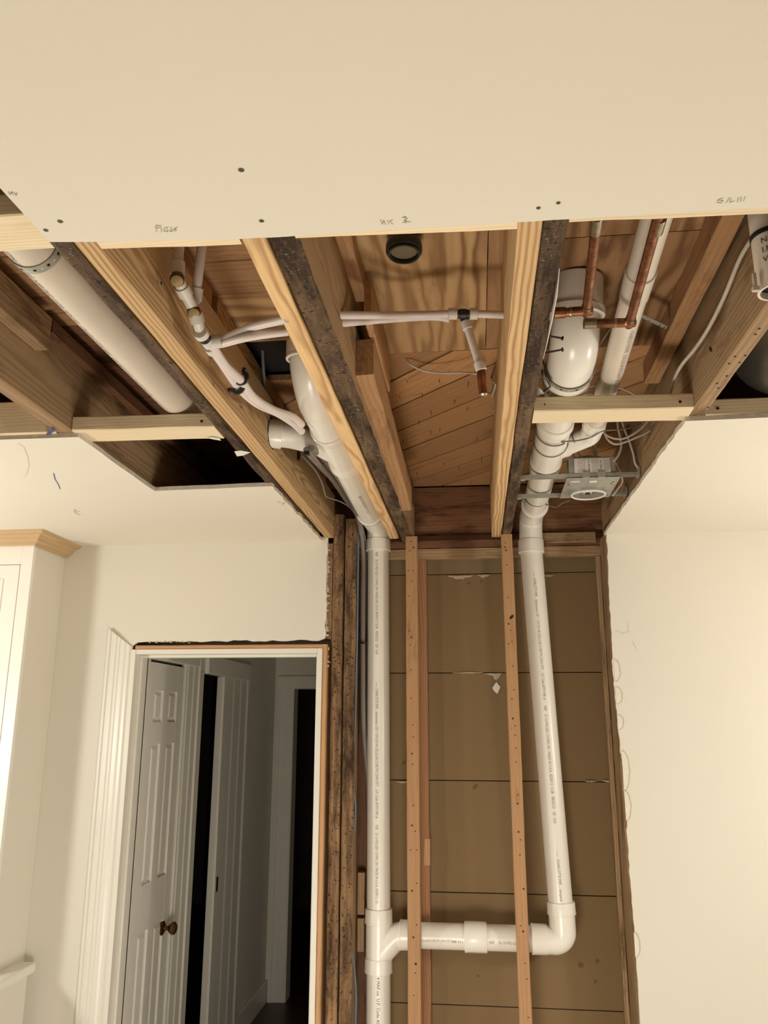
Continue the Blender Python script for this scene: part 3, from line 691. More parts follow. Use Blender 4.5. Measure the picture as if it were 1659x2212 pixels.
# ================================================================ FRAMING LUMBER (each piece a thing)
def joist(name, a, lab, kind='old', bottom=None, cat='joist', group=None, **k):
    o = lumber(name, *a, kind=kind, bottom=bottom, **k); tag(o, lab, cat, group); return o
ZT = ZS-0.001
jLL = joist('floor_joist', (-1.065, -1.021, 0.2, 3.33, ZJ, ZT, 'Y'), 'old brown floor joist at far left beside the cut ceiling corner', 'old', 'old')
jLo = joist('floor_joist', (-0.643, -0.6125, 0.2, 3.16, ZJ-0.001, ZT, 'Y'), 'old joist with dark plaster-specked underside, right of the fat left pipe', 'old', 'rough', jit=0.0018)
jLn = joist('sister_joist', (-0.611, -0.573, 0.2, 3.19, ZJ-0.002, 2.598, 'Y'), 'new yellow joist carrying the water pipes at left', 'pine', 'pine', skew=(0.011, 0))
jMn = joist('sister_joist', (-0.346, -0.309, 0.2, 3.225, ZJ-0.003, ZT-0.01, 'Y'), 'new yellow joist in the middle, right of the left drain pipe', 'pine', 'pine', skew=(0.008, 0))
jMo = joist('floor_joist', (-0.3085, -0.261, 0.2, 3.345, ZJ+0.002, ZT, 'Y'), 'old middle joist with gritty dark underside', 'old', 'rough', jit=0.0018, skew=(0.016, 0))
jRn = joist('sister_joist', (0.0800, 0.1165, 0.2, 3.24, ZJ-0.003, ZT-0.01, 'Y'), 'new yellow joist left of the right drain pipe', 'pine', 'pine', skew=(-0.004, 0))
jRo = joist('floor_joist', (0.1175, 0.1535, 0.2, 3.345, ZJ+0.001, ZT, 'Y'), 'old dark stained joist left of the right drain pipe', 'old', 'rough', jit=0.0018)
jFR = joist('floor_joist', (0.532, 0.569, 0.2, 3.33, ZJ, ZT, 'Y'), 'old brown joist at right with nail holes, beside the silver duct', 'old', 'old')
for x, y in ((1640, 710), (1632, 722), (1588, 770), (1610, 768), (1575, 785), (1598, 783), (1570, 812), (1549, 828), (1552, 838), (1530, 880), (1545, 878)): disc('nail_hole', P(x, y, Z=ZJ-0.0008), (0, 0, -1), 0.0028, M['hole'], jFR)
disc('knot', P(1535, 755, X=0.5315), (-1, 0, 0), 0.012, M['hole'], jFR, sq=0.35)
joist('sister_joist', (-0.612, -0.583, 1.676, 3.1, 2.599, ZT, 'Y'), 'light board above the left yellow joist, its cut end beside the brass plugs', 'pine', 'pine')
joist('ledger_strip', (-0.612, -0.585, 0.9, 1.64, 2.599, ZT, 'Y'), 'brown strip above the left yellow joist near the ceiling cut', 'plank', 'plank', 'ledger')
# pieces sistered to the middle joist
joist('ledger_strip', (-0.260, -0.225, 0.9, 1.665, 2.628, ZT, 'Y'), 'light ledger strip high on the middle joist', 'plank', 'plank', 'ledger')
joist('floor_joist', (-0.2575, -0.213, 1.68, 2.79, 2.453, 2.540, 'Y'), 'short brown joist beside the middle joist with exposed end grain', 'plank', 'plank', skew=(0.0, -0.030))
joist('cleat_board', (-0.224, -0.209, 1.60, 2.00, 2.545, 2.64, 'Y'), 'thin short cleat board right of the short brown joist', 'plank', 'plank', 'board')
joist('ledger_strip', (0.470, 0.512, 0.9, 2.16, 2.605, ZT, 'Y'), 'pale ledger strip high beside the right joist', 'plank', 'plank', 'ledger', skew=(0.014, 0))
joist('ledger_strip', (-1.020, -0.985, 0.9, 1.665, 2.545, 2.63, 'Y'), 'pale short block on the far left joist, left of the fat pipe', 'old', 'old', 'ledger')
joist('ledger_strip', (-1.020, -0.995, 1.69, 3.2, 2.602, 2.64, 'Y'), 'brown strip high on the far left joist, behind the pale short block', 'header', 'header', 'ledger')
# blocking
joist('blocking', (-1.20, -0.645, 0.985, 1.077, ZJ, ZJ+0.038, 'X'), 'light wood block crossing above the fat left pipe beside the ceiling corner', 'white', 'white', 'blocking')
joist('blocking', (-1.019, -0.645, 1.872, 1.960, ZJ-0.001, ZJ+0.038, 'X'), 'light wood block between the two left joists at the end of the fat pipe', 'white', 'white', 'blocking', skew=(0.012, 0))
for x, y in ((175, 912), (436, 910)): disc('nail_head', P(x, y, Y=1.874), (0, -1, 0), 0.004, M['nail'], bpy.context.scene.objects['blocking.001'])
joist('blocking', (-2.20, -1.067, 1.880, 1.918, ZJ-0.001, ZJ+0.090, 'X'), 'light wood block on edge at the far left picture edge', 'white', 'white', 'blocking')
br = joist('blocking', (0.1545, 0.531, 1.862, 1.946, ZJ-0.001, ZJ+0.038, 'X'), 'light wood block crossing in front of the right drain pipe', 'white', 'white', 'blocking', skew=(0.016, 0))
for x, y in ((1175, 874), (1469, 868)): disc('nail_head', P(x, y, Y=1.864), (0, -1, 0), 0.004, M['nail'], br)
br2 = joist('blocking', (0.570, 2.20, 1.930, 1.995, ZJ-0.001, ZJ+0.040, 'X'), 'light wood block at the right edge below the silver duct', 'white', 'white', 'blocking')
disc('nail_head', P(1550, 882, Y=1.929), (0, -1, 0), 0.004, M['nail'], br2)
# drywall nailers along the cut edge
joist('nailer', (-0.571, -0.347, 1.00, 1.087, ZJ-0.001, ZJ+0.037, 'X'), 'light nailer strip at the ceiling cut above the water pipes', 'white', 'white', 'nailer', skew=(0.010, 0))
joist('nailer', (-0.2595, 0.079, 1.00, 1.090, ZJ-0.001, ZJ+0.037, 'X'), 'light nailer strip at the ceiling cut under the black pipe stub', 'white', 'white', 'nailer', skew=(0.012, 0))
joist('nailer', (0.155, 0.531, 1.00, 1.092, ZJ-0.001, ZJ+0.037, 'X'), 'light nailer strip at the ceiling cut under the copper pipes', 'white', 'white', 'nailer', skew=(0.014, 0))
joist('nailer', (0.5705, 2.2, 1.00, 1.106, ZJ-0.001, ZJ+0.037, 'X'), 'light nailer strip at the ceiling cut at the right edge', 'white', 'white', 'nailer', skew=(0.006, 0))
# rim and plates
joist('rim_joist', (-1.7, 1.4, 3.346, 3.388, 2.447, ZT, 'X'), 'dark brown rim board closing the joist bays at the back', 'header', 'header')
joist('top_plate', (-0.60, 0.60, 3.345, 3.389, 2.401, 2.445, 'X'), 'upper brown wall plate under the rim board', 'header', None, 'plate')
joist('top_plate', (-0.60, 0.60, 3.343, 3.389, 2.356, 2.399, 'X'), 'lower brown wall plate above the lath boards', 'old', None, 'plate')
joist('blocking', (0.272, 0.50, 3.322, 3.342, 2.408, 2.452, 'X'), 'short brown strip beside the top of the right drain pipe', 'old', None, 'blocking')
# studs
def stud(a, lab, kind, **k):
    o = lumber('wall_stud', *a, kind=kind, **k); tag(o, lab, 'stud'); return o
s1 = stud((-0.2700, -0.2235, YS, 3.238, 0, 2.421, 'Z'), 'tan nail-pocked stud between the two white drain pipes, left one', 'stud', skew=None)
s2 = stud((0.1200, 0.1640, YS, 3.238, 0, 2.421, 'Z'), 'tan nail-pocked stud beside the right drain pipe', 'stud', skew=(-0.007, 0))
s3 = stud((-0.2385, -0.1965, 3.346, 3.388, 0, 2.354, 'Z'), 'reddish grained stud standing behind the left tan stud', 'rstud')
s4 = stud((-0.5660, -0.5230, YS, 3.29, 0, 2.52, 'Z'), 'rough old stud beside the door frame, left of the pair', 'old', front='oldst')
s5 = stud((-0.5160, -0.4700, YS, 3.29, 0, 2.50, 'Z'), 'rough old stud of the pair, beside the black cable', 'old', front='oldst')
s6 = stud((0.519, 0.560, YS+0.001, 3.389, 0, 2.42, 'Z'), 'brown stud along the cut edge of the right drywall', 'old')
stud((-0.490, -0.432, 3.3455, 3.388, 0, 2.354, 'Z'), 'dark red-brown stud behind the cables at the left side of the bay', 'header')
stud((0.500, 0.518, 3.345, 3.389, 0, 2.354, 'Z'), 'slim dark strip in the back right corner of the bay', 'old')
for s_, pts in ((s1, ((888, 1170, 2), (893, 1183, 3), (885, 1190, 2), (882, 1233, 2), (892, 1233, 2), (889, 1255, 2), (883, 1287, 2), (890, 1297, 1), (884, 1363, 2), (889, 1377, 3), (886, 1394, 2), (888, 1447, 2), (888, 1508, 2), (892, 1566, 2), (893, 1592, 2), (890, 1628, 3), (891, 1651, 2), (893, 1740, 2), (890, 1783, 3), (897, 1796, 2), (887, 1836, 2), (900, 1836, 2), (900, 1908, 2), (890, 1924, 3), (900, 1998, 2), (893, 2025, 3), (898, 2082, 4), (897, 2102, 2), (894, 2150, 2))),
                (s2, ((1092, 1173, 2), (1091, 1182, 3), (1093, 1189, 3), (1095, 1220, 2), (1098, 1291, 2), (1099, 1348, 3), (1103, 1362, 2), (1106, 1386, 2), (1099, 1391, 2), (1108, 1439, 2), (1110, 1490, 2), (1106, 1510, 2), (1108, 1552, 3), (1113, 1568, 2), (1105, 1573, 1.5), (1113, 1588, 2), (1115, 1616, 2), (1115, 1646, 2), (1119, 1717, 2), (1118, 1736, 3), (1120, 1797, 3), (1124, 1814, 2), (1123, 1847, 2), (1131, 1920, 3), (1125, 2000, 2), (1130, 2012, 3), (1134, 2081, 2), (1138, 2115, 2), (1141, 2198, 2)))):
    for x, y, r in pts: disc('nail_hole', P(x, y, Y=YS-0.0008), (0, -1, 0), r*0.00105, M['hole'], s_, n=8)
disc('knot', P(1105, 1333, Y=YS-0.0008), (0, -1, 0), 0.011, M['nail'], s2, sq=0.45)
link('pale_chip', [P(x, y, Y=3.3445) for x, y in ((917, 1812), (929, 1812), (929, 1869), (915, 1869), (916, 1840))], [(0, 1, 2, 3, 4)], W('stud', 'Z'), s3)
# two old wood blocks behind the blue cable
for a, lab in (((1885, 1976), 'old wood block behind the blue cable, upper one'), ((1984, 2056), 'old wood block behind the blue cable, lower one')):
    z1 = P(775, a[0], Y=3.30)[2]; z0 = P(775, a[1], Y=3.30)[2]
    o = lumber('wood_block', -0.468, -0.440, 3.30, 3.344, z0, z1, 'Z', 'old'); tag(o, lab, 'block')
lumber_ = None

# ================================================================ PLUMBING
R3, H3 = 0.0445, 0.0525
def runpipe(parent, path, r=R3, mat=None, name='pipe', seg=32): return sweep(name, path, r, mat or M['pvc'], parent, seg)
# ---- left drain stack
SX, SY = -0.392, 3.290
ls = empty('drain_stack', (SX, SY, 0), 'white drain pipe stack at left of the open bay, running up into the ceiling', 'drain pipe')
zt1 = P(815, 1160, Y=SY-0.05)[2]; zt0 = P(815, 1186, Y=SY-0.05)[2]
zw1 = P(817, 1968, Y=SY-0.05)[2]; zw0 = P(817, 2001, Y=SY-0.05)[2]; zv1 = P(817, 2076, Y=SY-0.05)[2]; zv0 = P(817, 2109, Y=SY-0.05)[2]
XB = SX+0.007
A = Vector((SX, SY, zt0)); B = Vector((XB, SY, zw0))
runpipe(ls, [B+Vector((0, 0, 0.005)), A+Vector((0, 0, 0.02))])
runpipe(ls, [(XB+0.002, SY, 0.0), (XB, SY, zv0+0.02)])
hub('coupling_hub', (SX, SY, zt0), (0, 0, 1), zt1-zt0, H3, ls)
# elbow from vertical into the bay
bay = [Vector((-0.405, 3.13, 2.497)), Vector((-0.402, 2.45, 2.503)), Vector((-0.398, 2.27, 2.500))]
elb = fillet([(SX, SY, zt1-0.005), (SX, SY, 2.485), (-0.404, 3.10, 2.497)], 0.075, 10)
runpipe(ls, elb, 0.047, M['pvcfit'], 'elbow')
eh = Vector((-0.404, 3.12, 2.496)); hub('elbow_hub', eh+Vector((0, -0.035, 0.0)), (0.01, 1, 0), 0.045, H3, ls)
runpipe(ls, [(-0.404, 3.12, 2.496), (-0.400, 2.40, 2.500)])
# wye with a branch to the left joist and the main bending up to the floor
hub('wye_hub', (-0.400, 2.46, 2.500), (0, -1, 0.0), 0.05, H3, ls)
runpipe(ls, [(-0.400, 2.43, 2.50), (-0.399, 2.15, 2.50)], 0.0485, M['pvcfit'], 'wye_body')
hub('wye_hub', (-0.399, 2.13, 2.50), (0, 1, 0), 0.045, H3, ls)
up_ = fillet([(-0.399, 2.16, 2.50), (-0.400, 1.94, 2.505), (-0.402, 1.86, 2.56), (-0.403, 1.84, 2.64)], [0, 0.12, 0.10, 0], 8)
runpipe(ls, up_, 0.0465, M['pvcfit'], 'elbow')
hub('elbow_hub', (-0.403, 1.846, 2.575), (0, -0.10, 1), 0.05, H3, ls)
runpipe(ls, [(-0.403, 1.84, 2.60), (-0.404, 1.83, 2.72)], R3, M['pvcdull'])
rb = 0.036
brp = fillet([(-0.404, 2.36, 2.498), (-0.455, 2.235, 2.498), (-0.520, 2.170, 2.497), (-0.580, 2.150, 2.497)], 0.09, 6)
runpipe(ls, brp, rb+0.002, M['pvcfit'], 'wye_branch')
d1 = (Vector(brp[-1])-Vector(brp[-2])).normalized()
hub('branch_hub', Vector(brp[-1])-d1*0.042, d1, 0.04, rb+0.007, ls)
hub('branch_hub', Vector((-0.462, 2.232, 2.498)), (0.52, 0.7, 0), 0.006, rb+0.006, ls)
disc('pipe_hole', (-0.5665, 2.152, 2.497), (1, 0, 0), rb+0.011, M['hole'], jLn, n=24)
# bottom sanitary wye
runpipe(ls, [(XB, SY, zv0+0.01), (XB, SY, zw1-0.01)], 0.0475, M['pvcfit'], 'wye_body')
hub('wye_hub', (XB, SY, zw0), (0, 0, 1), zw1-zw0, H3, ls)
hub('wye_hub', (XB, SY, zv0), (0, 0, 1), zv1-zv0, H3, ls)
ZH = (P(950, 1993, Y=SY-0.02)[2]+P(950, 2057, Y=SY-0.02)[2])/2
hx0 = P(862, 2025, Y=SY-0.04)[0]
runpipe(ls, fillet([(XB, SY, zv1-0.005), (XB+0.008, SY, zv1+0.015), (XB+0.062, SY, ZH-0.006), (hx0+0.01, SY, ZH)], [0, 0.02, 0.09, 0], 10), 0.046, M['pvcfit'], 'wye_branch')
hub('wye_hub', (hx0, SY, ZH), (1, 0, 0), 0.045, H3, ls)
TXT = "------CHARLOTTE PIPE ...  temperature 120 F   3 IN SCH 40 CELLULAR CORE PVC-DWV FITTINGS USE U.P. Code ASTM F 891-A     NSF     D-13-MG-QD  13-MAC-SH MADE IN U.S.A. 05/09/12 13:28"
ATX = "------  CHARLOTTE PIPE ... temperature 120 F  3 IN SCH 40 CELLULAR CORE PVC-DWV FITT ... G.P. Code ASTM F 891-A"
TX1 = "NSF    D-13-MG-QD-13-MAC-SH  MADE IN U.S.A. 05/09/12 13:28   MEXICO   GF. 13/4"
FR = Vector((-0.02, -1, 0))
dn = (B-A).normalized()
def pa(y, yy): return A+dn*((A.z-P(815, y, Y=SY-0.045)[2])/abs(dn.z))
pipe_print(ls, TX1, pa(1192, 0), dn, FR, R3, 0.0150, fit=(pa(1413, 0)-pa(1192, 0)).length)
pipe_print(ls, ATX, pa(1474, 0), dn, FR, R3, 0.0150, fit=(pa(1768, 0)-pa(1474, 0)).length)
pipe_print(ls, TX1[:56], pa(1782, 0), dn, FR, R3, 0.0150, fit=(pa(1952, 0)-pa(1782, 0)).length)
pipe_print(ls, "4 MAP.oo  U.P. Code ASTM F 891-A", (XB, SY, zv0-0.005), (0, 0, -1), Vector((0.1, -1, 0)), R3, 0.015, M['inkdark'])
pipe_print(ls, "TM ASTM  3 IN  SEWER CORE  PVC PIPE", (-0.402, 2.98, 2.498), (0, -1, 0), Vector((0.35, 0, -1)), R3, 0.016)
# ---- right drain stack with the cross run
rs = empty('drain_stack', (0.262, SY, 0.9), 'white drain pipe at right with its low cross run to the left stack', 'drain pipe')
A2 = Vector((0.236, SY, P(1147, 1190, Y=SY-0.05)[2])); B2 = Vector((0.2865, SY, P(1215, 1978, Y=SY-0.05)[2]))
d2 = (B2-A2).normalized()
runpipe(rs, [A2-d2*0.01, B2])
zc1 = P(1147, 1161, Y=SY-0.05)[2]
hub('coupling_hub', A2, (0, 0, 1), zc1-A2.z, H3, rs)
def S(x, y, z, k=1.03): return Vector((x*k, y*k, EYE+(z-EYE)*k))
runpipe(rs, fillet([(0.236, SY, zc1-0.01), (0.238, SY, 2.505), tuple(S(0.236, 2.99, 2.487))], 0.075, 10), 0.047, M['pvcfit'], 'elbow')
hub('elbow_hub', S(0.236, 3.00, 2.486), (0, 1, 0), 0.045, H3, rs)
runpipe(rs, [S(0.236, 3.02, 2.486), S(0.234, 2.40, 2.489)])
hub('wye_hub', S(0.234, 2.50, 2.489), (0, -1, 0), 0.05, H3, rs)
runpipe(rs, [S(0.234, 2.47, 2.489), S(0.233, 2.10, 2.490)], 0.0485, M['pvcfit'], 'wye_body')
hub('wye_hub', S(0.233, 2.14, 2.490), (0, -1, 0), 0.04, H3, rs)
runpipe(rs, [S(0.233, 2.12, 2.490), S(0.232, 1.76, 2.492)])
# closet bend
RC = 0.055
bend = fillet([S(0.232, 1.80, 2.490), S(0.2335, 1.665, 2.494), S(0.242, 1.640, 2.645)], 0.11, 14)
RT_ = 0.0
runpipe(rs, bend, RC, M['pvcfit'], 'closet_bend', 40)
hub('bend_hub', S(0.232, 1.838, 2.490), (0, -1, 0.03), 0.055, RC+0.004, rs)
dtop = (Vector(bend[-1])-Vector(bend[-2])).normalized()
hub('bend_hub', Vector(bend[-1])-dtop*0.075, dtop, 0.074, RC+0.006, rs)
lathe('bend_lip', Vector(bend[-1])-dtop*0.092, dtop, [(0, RC), (0.001, RC+0.009), (0.017, RC+0.009), (0.018, RC)], M['pvcfit'], rs, 40)
# 2 inch vent branch
R2 = 0.0265
vp = [(0.350, 2.20, 2.515), (0.347, 1.90, 2.516), (0.322, 1.28, 2.520), (0.312, 0.98, 2.521)]
runpipe(rs, vp, R2, M['pvcdull'], 'vent_pipe')
runpipe(rs, fillet([(0.232, 2.50, 2.512), (0.300, 2.385, 2.513), (0.352, 2.32, 2.515), (0.352, 2.18, 2.515)], [0, 0.05, 0.05, 0], 8), R2+0.004, M['pvcfit'], 'wye_branch')
hub('branch_hub', (0.3515, 2.235, 2.515), (0, -1, 0), 0.035, R2+0.007, rs)
hub('branch_hub', (0.286, 2.408, 2.513), (0.7, -0.9, 0.0), 0.010, R2+0.007, rs)
hub('vent_coupling', (0.3275, 1.41, 2.519), (0.04, 1, 0), 0.10, R2+0.0035, rs, M['pvcdull'])
vd = (Vector(vp[1])-Vector(vp[2])).normalized()
pipe_print(rs, "--CHARLOTTE PIPE   2 IN SCH 40 PVC-DWV  FOR 3-13-MG", Vector((0.3385, 1.60, 2.518)), vd, Vector((0.25, 0, -1)), R2, 0.013)
# elbow at the foot and the cross run
E0 = B2+Vector((0.001, 0, -0.005))
hub('elbow_hub', E0, (-0.02, 0, 1), 0.043, H3, rs)
xe = P(1183, 2030, Y=SY-0.04)[0]
runpipe(rs, fillet([tuple(E0+Vector((0, 0, 0.02))), (0.2895, SY, ZH-0.004), (xe-0.01, SY, ZH-0.001)], 0.082, 12), 0.0475, M['pvcfit'], 'elbow')
xe0 = P(1149, 2030, Y=SY-0.04)[0]
hub('elbow_hub', (xe0, SY, ZH), (1, 0, 0), xe-xe0+0.002, H3, rs)
runpipe(rs, [(hx0+0.03, SY, ZH), (xe0+0.01, SY, ZH)])
xc0 = P(1003, 2025, Y=SY-0.05)[0]; xc1 = P(1052, 2025, Y=SY-0.05)[0]
lathe('coupling', (xc0, SY, ZH), (1, 0, 0), [(0, R3), (0, H3-0.001), (0.0015, H3), (xc1-xc0-0.0015, H3), (xc1-xc0, H3-0.001), (xc1-xc0, R3)], M['pvcfit'], rs, 40)
x0p = P(908, 2030, Y=SY-0.045)[0]
pipe_print(rs, "CELLULAR CORE PVC-DWV FITT", (x0p, SY, ZH), (1, 0, 0), Vector((0, -1, -0.12)), R3, 0.0135, fit=P(974, 2030, Y=SY-.045)[0]-x0p)
pipe_print(rs, "MAP. 4 1 i", (P(975, 2030, Y=SY-.045)[0], SY, ZH), (1, 0, 0), Vector((0, -1, -0.16)), R3, 0.0135, M['inkdark'], fit=0.040)
pipe_print(rs, "NSF    D-13-MG-QD", (P(1056, 2030, Y=SY-.045)[0], SY, ZH), (1, 0, 0), Vector((0, -1, -0.12)), R3, 0.0150, fit=0.105)
pipe_print(rs, "MADE IN U.S.A.", (xc0+0.008, SY, ZH), (1, 0, 0), Vector((0, -0.6, -1)), H3, 0.011, M['inkdark'])
s0 = A2+d2*((A2.z-P(1155, 1235, Y=SY-.045)[2])/abs(d2.z))
def pr_(y): return A2+d2*((A2.z-P(1155+(y-1235)*0.084, y, Y=SY-.045)[2])/abs(d2.z))
pipe_print(rs, ATX, s0, d2, Vector((0.02, -1, 0)), R3, 0.0150, fit=(pr_(1512)-pr_(1235)).length)
s1_ = A2+d2*((A2.z-P(1180, 1524, Y=SY-.045)[2])/abs(d2.z))
pipe_print(rs, TX1, s1_, d2, Vector((0.02, -1, 0)), R3, 0.0150, fit=(pr_(1778)-pr_(1524)).length)
s2_ = A2+d2*((A2.z-P(1207, 1838, Y=SY-.045)[2])/abs(d2.z))
pipe_print(rs, "------  CHARLOTTE PIPE ... temperat", s2_, d2, Vector((0.02, -1, 0)), R3, 0.0150, fit=(pr_(1948)-pr_(1838)).length)
# ---- fat pipe at far left
fp = empty('drain_pipe', (-0.733, 1.2, 2.49), 'fat white pipe hanging in the left bay, lit along its left side', 'drain pipe')
pth = fillet([(-0.757, 0.30, 2.507), (-0.7505, 2.04, 2.507), (-0.7505, 2.11, 2.62)], 0.09, 8)
runpipe(fp, pth, 0.045, M['pvcdull'])
pipe_print(fp, "ASTM D 2665 NSF PVC 1120  SCH 40   CHARLOTTE PIPE  3 IN PVC DWV  MADE IN USA  SCH 40 PVC DWV ASTM D 2665  NSF", (-0.7535, 1.13, 2.507), (0, 1, 0), Vector((-0.42, 0, -0.9)), 0.045, 0.017)

# ---- perforated hanger straps
def strap_ring(name, c, d, r, wdt, label, a0=0, a1=360, tail=None, mat=None):
    c = Vector(c); d = Vector(d).normalized(); u = d.cross(Vector((0, 0, 1))).normalized(); w2 = u.cross(d)   # w2 is up
    n = 36; pts = [c+(u*math.cos(math.radians(a0+(a1-a0)*i/n))+w2*math.sin(math.radians(a0+(a1-a0)*i/n)))*(r+0.0012) for i in range(n+1)]
    if tail: pts = [Vector(t) for t in tail[0]]+pts+[Vector(t) for t in tail[1]]
    v, f = [], []
    for p in pts: v += [p-d*wdt/2, p+d*wdt/2]
    f = [(2*i, 2*i+1, 2*i+3, 2*i+2) for i in range(len(pts)-1)]
    o = link(name, v, f, mat or M['steel'])
    s = o.modifiers.new('solid', 'SOLIDIFY'); s.thickness = 0.0012; s.offset = 0
    tag(o, label, 'strap')
    for i in range(2, len(pts)-1, 3):
        nr = (pts[i]-c).normalized() if (pts[i]-c).length < r*1.4 else Vector((0, 0, -1))
        if i % 6 == 2: disc('strap_hole', pts[i], nr, 0.0032, M['hole'], o, off=0.0010, n=8)
        else: disc('strap_hole', pts[i], nr, 0.0020, M['label'], o, off=0.0010, n=8)
    return o
strap_ring('hanger_strap', (-0.7535, 1.195, 2.507), (0, 1, 0), 0.0455, 0.020, 'perforated steel strap round the fat left pipe', 180, 372, ([(-0.97, 1.15, 2.62), (-0.88, 1.17, 2.56)], [(-0.685, 1.195, 2.58)]))
strap_ring('hanger_strap', S(0.2325, 1.775, 2.491), (0, 1, 0), RC+0.0025, 0.017, 'perforated strap round the bend of the right drain, upper one', 170, 385, ([(0.1600, 1.83, 2.58)], [(0.34, 1.79, 2.60), (0.39, 1.76, 2.665)]))
strap_ring('hanger_strap', S(0.2325, 1.868, 2.490), (0, 1, 0), R3+0.001, 0.018, 'perforated strap round the right drain just before the light block', 180, 380, ([(0.175, 1.92, 2.58)], [(0.30, 1.92, 2.62)]))
o = link('strap_scrap', [Vector(p) for p in ((0.1555, 1.80, 2.468), (0.1555, 1.825, 2.445), (0.175, 1.80, 2.440), (0.175, 1.83, 2.458), (0.192, 1.80, 2.456), (0.192, 1.83, 2.470), (0.1835, 1.80, 2.480), (0.1835, 1.83, 2.490), (0.160, 1.80, 2.482), (0.160, 1.83, 2.492))], [(0, 1, 3, 2), (2, 3, 5, 4), (4, 5, 7, 6), (6, 7, 9, 8)], M['steel'], smooth=True)
s = o.modifiers.new('solid', 'SOLIDIFY'); s.thickness = 0.0012; tag(o, 'curled loop of shiny perforated strap beside the right drain', 'strap')
for p_ in ((0.168, 1.812, 2.4425), (0.184, 1.812, 2.448)): disc('strap_hole', p_, (0, -0.5, -1), 0.003, M['hole'], o, off=0.0015)
sc = [P(1386, 684, Z=2.60), P(1398, 690, Z=2.60), P(1420, 700, Z=2.60), P(1440, 710, Z=2.60)]
v, f = [], []
for p_ in sc: v += [p_+Vector((0, -0.011, 0)), p_+Vector((0, 0.011, 0.004))]
o = link('strap_scrap', v, [(0, 1, 3, 2), (2, 3, 5, 4), (4, 5, 7, 6)], M['steel']); s = o.modifiers.new('solid', 'SOLIDIFY'); s.thickness = 0.0012
tag(o, 'short perforated strap tail hanging right of the thin vent pipe', 'strap')
for q in (0.72, 0.9): disc('strap_hole', sc[0].lerp(sc[3], q), (0, 0, -1), 0.0025, M['hole'], o, off=0.001)
disc('strap_hole', sc[0].lerp(sc[3], 0.3), (0, 0, -1), 0.0018, M['hole'], o, off=0.001)
# two bent nails beside the closet bend
for i, (a, b, lab) in enumerate((((1181, 727), (1216, 731), 'dark nail sticking out beside the drain bend, upper one'), ((1184, 766), (1216, 755), 'dark nail sticking out beside the drain bend, lower one'))):
    p0 = P(a[0], a[1], Z=2.427); p1 = P(b[0], b[1], Z=2.427)
    p0 = Vector((0.150, p0.y, 2.430)); d_ = (p1-p0).normalized()
    o = lathe('nail', p0, d_, [(0, 0.0012), (0.001, 0.0019), ((p1-p0).length-0.002, 0.0019), ((p1-p0).length-0.002, 0.0044), ((p1-p0).length, 0.0044)], M['nail'], None, 10); tag(o, lab, 'nail')
# pale strip hanging beside the dark joist (torn paper edge seen as a bright line)
o = link('paper_strip', [P(x, y, X=0.1560) for x, y in ((1206, 580), (1209, 580), (1204, 640), (1192, 700), (1183, 740), (1174, 775), (1171, 775), (1181, 735), (1189, 695), (1200, 640))], [(0, 1, 2, 9), (9, 2, 3, 8), (8, 3, 4, 7), (7, 4, 5, 6)], M['trim'])
s = o.modifiers.new('solid', 'SOLIDIFY'); s.thickness = 0.0012; tag(o, 'thin pale torn strip along the dark joist beside the drain bend', 'paper strip')

# ---- copper lines
def copper_line(label, pts, r=0.0088, fit=0.0135, ends=(), shade=None):
    c = empty('copper_pipe', pts[0], label, 'copper pipe')
    sweep('pipe', fillet(pts, 0.012, 6), r, M['copper'], c, 18)
    return c
c1a, c1b, c1c = P(1290, 470, Z=2.452), P(1267, 672, Z=2.452), P(1203, 676, Z=2.452)
back = (c1a-c1b).normalized()
cu = copper_line('copper pipe with a short left turn in front of the drain bend', [c1a+back*0.25, c1b, c1c])
lathe('elbow_fitting', c1b+back*0.001, (c1c-c1b), [(-0.012, 0.006), (-0.010, 0.0092), (0.026, 0.0092), (0.026, 0.0092)], M['copper'], cu, 18)
lathe('elbow_fitting', c1b-back*0.012, back, [(0, 0.006), (0.002, 0.0092), (0.030, 0.0092), (0.030, 0.0092)], M['copper'], cu, 18)
lathe('solder_ring', c1b+back*0.017, back, [(0, 0.0092), (0.002, 0.0098), (0.004, 0.0098)], M['solder'], cu, 18)
lathe('solder_ring', c1b.lerp(c1c, 0.50), c1c-c1b, [(0, 0.0098), (0.002, 0.0104), (0.004, 0.0098)], M['solder'], cu, 18)
lathe('end_coupling', c1b.lerp(c1c, 0.70), c1c-c1b, [(0, 0.0092), (0.001, 0.0108), (0.02, 0.0108), (0.021, 0.0108)], M['copper'], cu, 18)
t = P(1287, 497, Z=2.452); lathe('pipe_coupling', t-back*0.006, back, [(0, 0.0095), (0.002, 0.0098), (0.040, 0.0098), (0.042, 0.0095)], M['solder'], cu, 18)
c2a, c2b, c2c = P(1424, 462, Z=2.452), P(1360, 697, Z=2.452), P(1268, 699, Z=2.452)
back2 = (c2a-c2b).normalized()
cu2 = copper_line('copper pipe with a long left turn under the thin vent pipe', [c2a+back2*0.25, c2b, c2c])
lathe('elbow_fitting', c2b, (c2c-c2b), [(-0.012, 0.006), (-0.010, 0.0092), (0.028, 0.0092), (0.028, 0.0092)], M['copper'], cu2, 18)
lathe('elbow_fitting', c2b-back2*0.012, back2, [(0, 0.006), (0.002, 0.0092), (0.030, 0.0092), (0.030, 0.0092)], M['copper'], cu2, 18)
lathe('solder_ring', c2b+back2*0.017, back2, [(0, 0.0092), (0.002, 0.0098), (0.004, 0.0098)], M['solder'], cu2, 18)
lathe('solder_ring', c2b.lerp(c2c, 0.32), c2c-c2b, [(0, 0.0098), (0.002, 0.0098), (0.004, 0.0098)], M['solder'], cu2, 18)
